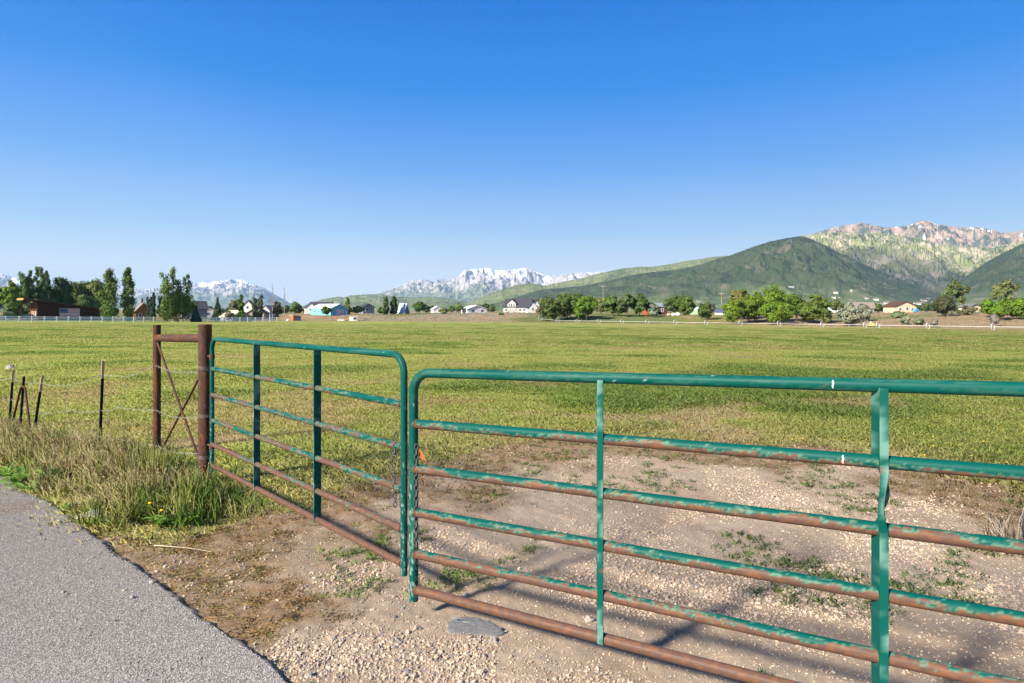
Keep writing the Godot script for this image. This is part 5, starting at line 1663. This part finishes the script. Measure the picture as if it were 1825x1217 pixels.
# ---------------------------------------------------------------- light, air and materials
func sky_image() -> ImageTexture:
	# a clear morning sky: pale at the horizon, deep blue overhead, the same all round
	var im := Image.create(32, 512, false, Image.FORMAT_RGBF)
	var stops := [[-90.0, Color(0.20, 0.24, 0.26)], [-0.5, Color(0.36, 0.44, 0.48)], [0.0, SKY[0]], [3.0, SKY[1]], [7.0, SKY[2]], [12.5, SKY[3]], [19.0, SKY[4]], [26.0, SKY[5]], [40.0, SKY[6]], [90.0, SKY[7]]]
	for j in 512:
		var up := 90.0 - (j + 0.5) / 512.0 * 180.0
		var c := Color.BLACK
		for k in stops.size() - 1:
			if up >= stops[k][0] and up <= stops[k + 1][0]:
				c = stops[k][1].lerp(stops[k + 1][1], (up - stops[k][0]) / (stops[k + 1][0] - stops[k][0]))
		for i in 32: im.set_pixel(i, j, c)
	return ImageTexture.create_from_image(im)

const SKY := [Color(0.335, 0.345, 0.352), Color(0.285, 0.318, 0.352), Color(0.14, 0.235, 0.355), Color(0.056, 0.155, 0.35), Color(0.008, 0.102, 0.32), Color(0.0, 0.070, 0.27), Color(0.0, 0.054, 0.22), Color(0.0, 0.042, 0.18)]

func materials() -> void:
	var grain := noise_tex(1, 0.09, 3, 512, 0.80, 1.0)
	var speck := noise_tex(2, 0.16, 3, 512, 0.40, 1.0)
	var bump := noise_tex(3, 0.2, 4, 512, 0.0, 1.0)
	var m := vmat("field_soil", 1.0, 0.1)
	m.albedo_texture = grain; m.uv1_triplanar = true; m.uv1_world_triplanar = true; m.uv1_scale = Vector3.ONE * 0.9
	m = vmat("gravel_soil", 1.0, 0.15)
	m.albedo_texture = grain; m.uv1_triplanar = true; m.uv1_world_triplanar = true; m.uv1_scale = Vector3.ONE * 2.6
	m.heightmap_enabled = true; m.heightmap_texture = bump; m.heightmap_scale = 0.9
	m = vmat("asphalt", 0.95, 0.25)
	m.albedo_texture = speck; m.uv1_triplanar = true; m.uv1_world_triplanar = true; m.uv1_scale = Vector3.ONE * 2.2
	m.heightmap_enabled = true; m.heightmap_texture = speck; m.heightmap_scale = 0.35
	m = vmat("bank_soil", 1.0, 0.1)
	m.albedo_texture = grain; m.uv1_triplanar = true; m.uv1_world_triplanar = true; m.uv1_scale = Vector3.ONE * 0.12
	vmat("rock", 1.0, 0.0)
	m = vmat("paint", 0.5, 0.25)
	m = vmat("rusty", 0.85, 0.3)
	m = vmat("leaf", 0.85, 0.2)
	m.backlight_enabled = true; m.backlight = Color(0.45, 0.5, 0.3)
	m = vmat("leaf_far", 0.9, 0.15)
	m.backlight_enabled = true; m.backlight = Color(0.35, 0.4, 0.2)
	vmat("stone", 0.95, 0.2)
	for k in 3:
		m = mat("broad_leaf_%d" % k, [Color(0.085, 0.185, 0.026), Color(0.11, 0.21, 0.03), Color(0.06, 0.145, 0.025)][k], 0.6, 0.4)
		m.backlight_enabled = true; m.backlight = Color(0.4, 0.5, 0.2)
	for e in [["dark_rust", 0.075, 0.042, 0.032], ["chain", 0.085, 0.08, 0.078], ["post_green", 0.022, 0.026, 0.022], ["post_tip", 0.60, 0.41, 0.25], ["wire", 0.30, 0.30, 0.295], ["orange_tag", 0.50, 0.13, 0.05],
		["straw", 0.50, 0.42, 0.29], ["dandelion", 0.80, 0.50, 0.01], ["dandelion_dull", 0.55, 0.42, 0.13], ["white", 0.78, 0.78, 0.77], ["stone_plain", 0.31, 0.27, 0.235], ["bark", 0.10, 0.075, 0.055], ["pale_bark", 0.30, 0.25, 0.215], ["white_bark", 0.55, 0.53, 0.49],
		["trim", 0.74, 0.74, 0.73], ["log", 0.060, 0.027, 0.021], ["brown_roof", 0.085, 0.050, 0.038], ["fresh_wood", 0.42, 0.22, 0.09], ["orange_wood", 0.30, 0.115, 0.040], ["red_wood", 0.28, 0.072, 0.028], ["grey_roof", 0.20, 0.165, 0.145], ["dark_roof", 0.045, 0.047, 0.060], ["slate_roof", 0.13, 0.13, 0.15],
		["pale_roof", 0.40, 0.35, 0.29], ["white_roof", 0.66, 0.68, 0.68], ["steel_roof", 0.52, 0.56, 0.60], ["steel_blue", 0.17, 0.20, 0.25], ["navy_roof", 0.07, 0.09, 0.17], ["pale_blue_roof", 0.45, 0.50, 0.58], ["white_wall", 0.66, 0.655, 0.62], ["grey_wall", 0.33, 0.335, 0.325], ["slate_wall", 0.18, 0.19, 0.215], ["blue_grey_wall", 0.29, 0.31, 0.34],
		["beige_wall", 0.30, 0.25, 0.20], ["cream_wall", 0.56, 0.43, 0.30], ["turquoise", 0.13, 0.36, 0.43], ["roller", 0.52, 0.47, 0.52], ["brown_door", 0.13, 0.065, 0.04], ["mint", 0.27, 0.47, 0.27], ["blue_tarp", 0.07, 0.25, 0.45], ["tan_wrap", 0.52, 0.36, 0.22], ["tyre", 0.025, 0.025, 0.026], ["pole_wood", 0.25, 0.20, 0.16], ["joint", 0.38, 0.38, 0.38]]:
		mat(e[0], Color(e[1], e[2], e[3]), 0.85, 0.3)
	M.wire.roughness = 0.55
	M.wire.metallic = 0.4
	mat("aluminium", Color(0.50, 0.50, 0.48), 0.5, 0.5).metallic = 0.3
	mat("glass", Color(0.03, 0.04, 0.05), 0.12, 0.6)
	mat("car_blue", Color(0.018, 0.022, 0.045), 0.25, 0.6)
	m = mat("flag", Color(1, 1, 1), 0.9, 0.2)
	m.albedo_texture = flag_texture()
	m = mat("cloud", Color(0.88, 0.88, 0.88), 1.0, 0.0)
	m.transparency = BaseMaterial3D.TRANSPARENCY_ALPHA
	m.albedo_color.a = 0.38

func build_cloud(to_sun: Vector3) -> void:
	# the drifting cloud, high ahead and out of frame, whose shadow lies on the scrub hill
	var height := 1750.0
	var rim := PackedVector2Array()
	for e in [[830, 3850, 20], [930, 3950, 90], [1000, 4050, 150], [1100, 4050, 210], [1200, 4100, 260], [1290, 4050, 340], [1400, 4000, 430], [1430, 4050, 455], [1480, 4450, 420], [1560, 4650, 380], [1640, 4600, 320], [1700, 4300, 260], [1760, 3600, 330], [1900, 3600, 450], [2150, 3500, 500], [2150, 1900, 0], [1600, 2350, 20], [1200, 2400, 20], [900, 2500, 10]]:
		var p := Vector3((e[0] - CX) / FOCAL * e[1], e[2], -e[1])
		var q: Vector3 = p + to_sun * (height - p.y) / to_sun.y
		rim.append(Vector2(q.x, q.z))
	var fine := PackedVector2Array()
	for k in rim.size():
		for i in 14:
			var p := rim[k].lerp(rim[(k + 1) % rim.size()], i / 14.0)
			fine.append(p + Vector2(n_mid.get_noise_2d(p.x * 0.05, p.y * 0.05), n_mid.get_noise_2d(p.x * 0.05 + 90.0, p.y * 0.05)) * 70.0)
	var mid := Vector2.ZERO
	for p in fine: mid += p / fine.size()
	var v := PackedVector3Array(); var idx := PackedInt32Array()
	var rings := [0.0, 0.25, 0.5, 0.7, 0.85, 0.95, 1.0]
	var w := fine.size()
	for side in [1.0, -1.0]:
		var base := v.size()
		for r in rings:
			for p in fine:
				var q: Vector2 = (p - mid) * r
				var thick: float = (150.0 if side > 0 else 30.0) * sqrt(1.0 - r * r) * (1.0 + 0.7 * n_mid.get_noise_2d(q.x * 0.04, q.y * 0.04))
				v.append(Vector3(q.x, thick * side, q.y))
		for j in rings.size() - 1:
			for i in w:
				var a := base + j * w + i; var b := base + j * w + (i + 1) % w
				var quad := [a, a + w, b, b, a + w, b + w] if side > 0 else [a, b, a + w, b, b + w, a + w]
				idx.append_array(quad)
	var st := SurfaceTool.new()
	st.begin(Mesh.PRIMITIVE_TRIANGLES)
	for k in idx: st.add_vertex(v[k])
	st.generate_normals()
	var o := part("cloud", st.commit(), M.cloud, self)
	o.position = Vector3(mid.x, height, mid.y)
	tag(o, "white cloud drifting high above, its shadow on the scrub hill", "cloud")

func _ready() -> void:
	rng.seed = 20240611
	noise_setup(n_big, 7, 0.03, 3)
	noise_setup(n_mid, 17, 0.12, 3)
	noise_setup(n_fine, 27, 0.6, 2)
	noise_setup(n_ridge, 37, 1.0, 3, true)
	# camera
	var cam := Camera3D.new()
	cam.name = "camera"
	cam.projection = Camera3D.PROJECTION_FRUSTUM
	cam.near = 0.05
	cam.far = 60000.0
	cam.size = 0.05 * 1217.0 / FOCAL
	cam.frustum_offset = Vector2(0, -0.05 * (608.5 - HORIZON) / FOCAL)
	cam.position = Vector3(0, EYE, 0)
	add_child(cam)
	cam.current = true
	# sky, haze and exposure
	var env := Environment.new()
	env.background_mode = Environment.BG_SKY
	var sky := Sky.new()
	var pano := PanoramaSkyMaterial.new()
	pano.panorama = sky_image()
	sky.sky_material = pano
	env.sky = sky
	env.tonemap_mode = Environment.TONE_MAPPER_LINEAR
	env.tonemap_exposure = 2.7
	env.fog_enabled = true
	env.fog_density = 0.000043
	env.fog_light_color = Color(0.72, 0.87, 1.0)
	env.sdfgi_enabled = true
	env.ssao_enabled = true
	env.ssil_enabled = true
	var we := WorldEnvironment.new()
	we.name = "environment"
	we.environment = env
	add_child(we)
	# morning sun behind the camera's left shoulder
	var sun := DirectionalLight3D.new()
	sun.name = "sun"
	sun.light_energy = 1.5
	sun.light_angular_distance = 6.0
	sun.light_color = Color(1.0, 0.955, 0.88)
	sun.shadow_enabled = true
	add_child(sun)
	var az := deg_to_rad(TOWARDS_SUN_AZ); var el := deg_to_rad(SUN_HEIGHT)
	var to_sun := Vector3(-sin(az) * cos(el), sin(el), -cos(az) * cos(el))
	sun.look_at_from_position(to_sun * 100.0, Vector3.ZERO, Vector3.UP)

	materials()
	setup_polygons()
	build_land()
	# mountains, far to near
	mountain("snowy_mountain", "snow-streaked blue mountain behind the tall aspen", [[-600, 551], [-400, 515], [-250, 495], [-120, 484], [-60, 484], [0, 486], [15, 490], [35, 497], [60, 506], [120, 515], [200, 517], [240, 514], [262, 514], [285, 512], [300, 508], [330, 508], [345, 505], [362, 503], [372, 505], [380, 501.5], [400, 500], [412, 497], [420, 498.5], [430, 498], [440, 501], [455, 507], [470, 512], [485, 522], [500, 530], [515, 539], [525, 544], [540, 550]], 16000, 5200, 1.0, 110, "snow_left", 1.05, 0.55, 1300.0, 1.0)
	mountain("snowy_mountain", "broad snow-covered mountain with level cliff bands in the middle", [[585, 549], [600, 544], [640, 534], [675, 523], [690, 517], [705, 512], [720, 506], [737, 497.5], [745, 499], [752, 497], [765, 499], [772, 502], [778, 498], [790, 496.5], [800, 498], [812, 496], [815, 493], [822, 488], [830, 480.5], [845, 479.5], [858, 478], [868, 476.5], [876, 479], [881, 482], [895, 481], [905, 481], [925, 479.5], [931, 477], [938, 478], [950, 483], [960, 485], [970, 489.5], [985, 491], [1000, 489], [1020, 486.5], [1040, 486], [1070, 484], [1130, 482], [1180, 490]], 14000, 5200, 0.9, 120, "snow", 1.0, 0.60, 1300.0, 1.2)
	mountain("brown_mountain", "bare brown peaks with forest streaks above the pale shoulder", [[1380, 440], [1440, 420], [1460, 412], [1485, 405], [1510, 400], [1535, 396.5], [1560, 401], [1580, 405], [1600, 403], [1620, 401], [1630, 396], [1643, 391], [1655, 393], [1670, 398], [1690, 402], [1720, 405], [1745, 404], [1765, 408], [1785, 414], [1800, 413], [1825, 411], [1900, 405], [2050, 395]], 6600, 1900, 1.0, 80, "brown", 1.0, 0.30, 520.0, 2.0)
	mountain("green_hill", "low hazy green hills below the snowy mountain", [[500, 552], [530, 549], [545, 543], [560, 537], [580, 532], [604, 528], [612, 530], [625, 526], [645, 525], [660, 524], [680, 524], [700, 528], [740, 530], [760, 528.5], [790, 530], [815, 535], [850, 540], [900, 546], [950, 550]], 6500, 2200, 1.0, 60, "olive", 1.0, 0.35, 500.0, 0.6)
	mountain("green_ridge", "sunlit green ridge running up behind the scrub hill", [[790, 552], [815, 547], [830, 540], [860, 528], [890, 517], [920, 508], [935, 505.5], [950, 505], [965, 508], [975, 508], [990, 505], [1010, 500], [1030, 497], [1060, 489], [1090, 482], [1110, 478], [1140, 475], [1160, 475], [1190, 471], [1225, 464], [1250, 461], [1270, 457], [1300, 455], [1340, 450], [1400, 450]], 5600, 1300, 1.0, 60, "olive", 1.0, 0.22, 420.0, 1.0)
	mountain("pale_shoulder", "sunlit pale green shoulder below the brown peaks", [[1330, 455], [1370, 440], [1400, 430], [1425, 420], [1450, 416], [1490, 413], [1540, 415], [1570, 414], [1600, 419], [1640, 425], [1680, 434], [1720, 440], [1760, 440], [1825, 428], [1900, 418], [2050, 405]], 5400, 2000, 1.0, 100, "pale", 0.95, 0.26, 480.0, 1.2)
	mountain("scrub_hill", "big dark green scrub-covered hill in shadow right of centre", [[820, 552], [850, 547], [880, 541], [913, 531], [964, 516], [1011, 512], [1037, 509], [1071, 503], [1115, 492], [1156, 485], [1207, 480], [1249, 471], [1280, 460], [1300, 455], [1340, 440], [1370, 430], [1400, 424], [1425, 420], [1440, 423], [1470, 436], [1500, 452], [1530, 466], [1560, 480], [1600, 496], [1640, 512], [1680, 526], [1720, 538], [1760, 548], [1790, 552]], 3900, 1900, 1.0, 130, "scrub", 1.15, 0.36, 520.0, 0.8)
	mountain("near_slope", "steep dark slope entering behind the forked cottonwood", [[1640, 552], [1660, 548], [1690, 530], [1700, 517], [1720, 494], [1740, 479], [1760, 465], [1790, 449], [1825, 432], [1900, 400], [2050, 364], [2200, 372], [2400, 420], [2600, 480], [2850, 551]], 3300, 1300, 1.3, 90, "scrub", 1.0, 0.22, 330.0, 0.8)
	build_cloud(to_sun)
	build_gates()
	build_white_fence()
	build_wheel_line()
	build_houses()
	build_village()
	build_trees()
	build_grass()
	build_weeds()
	build_stones()
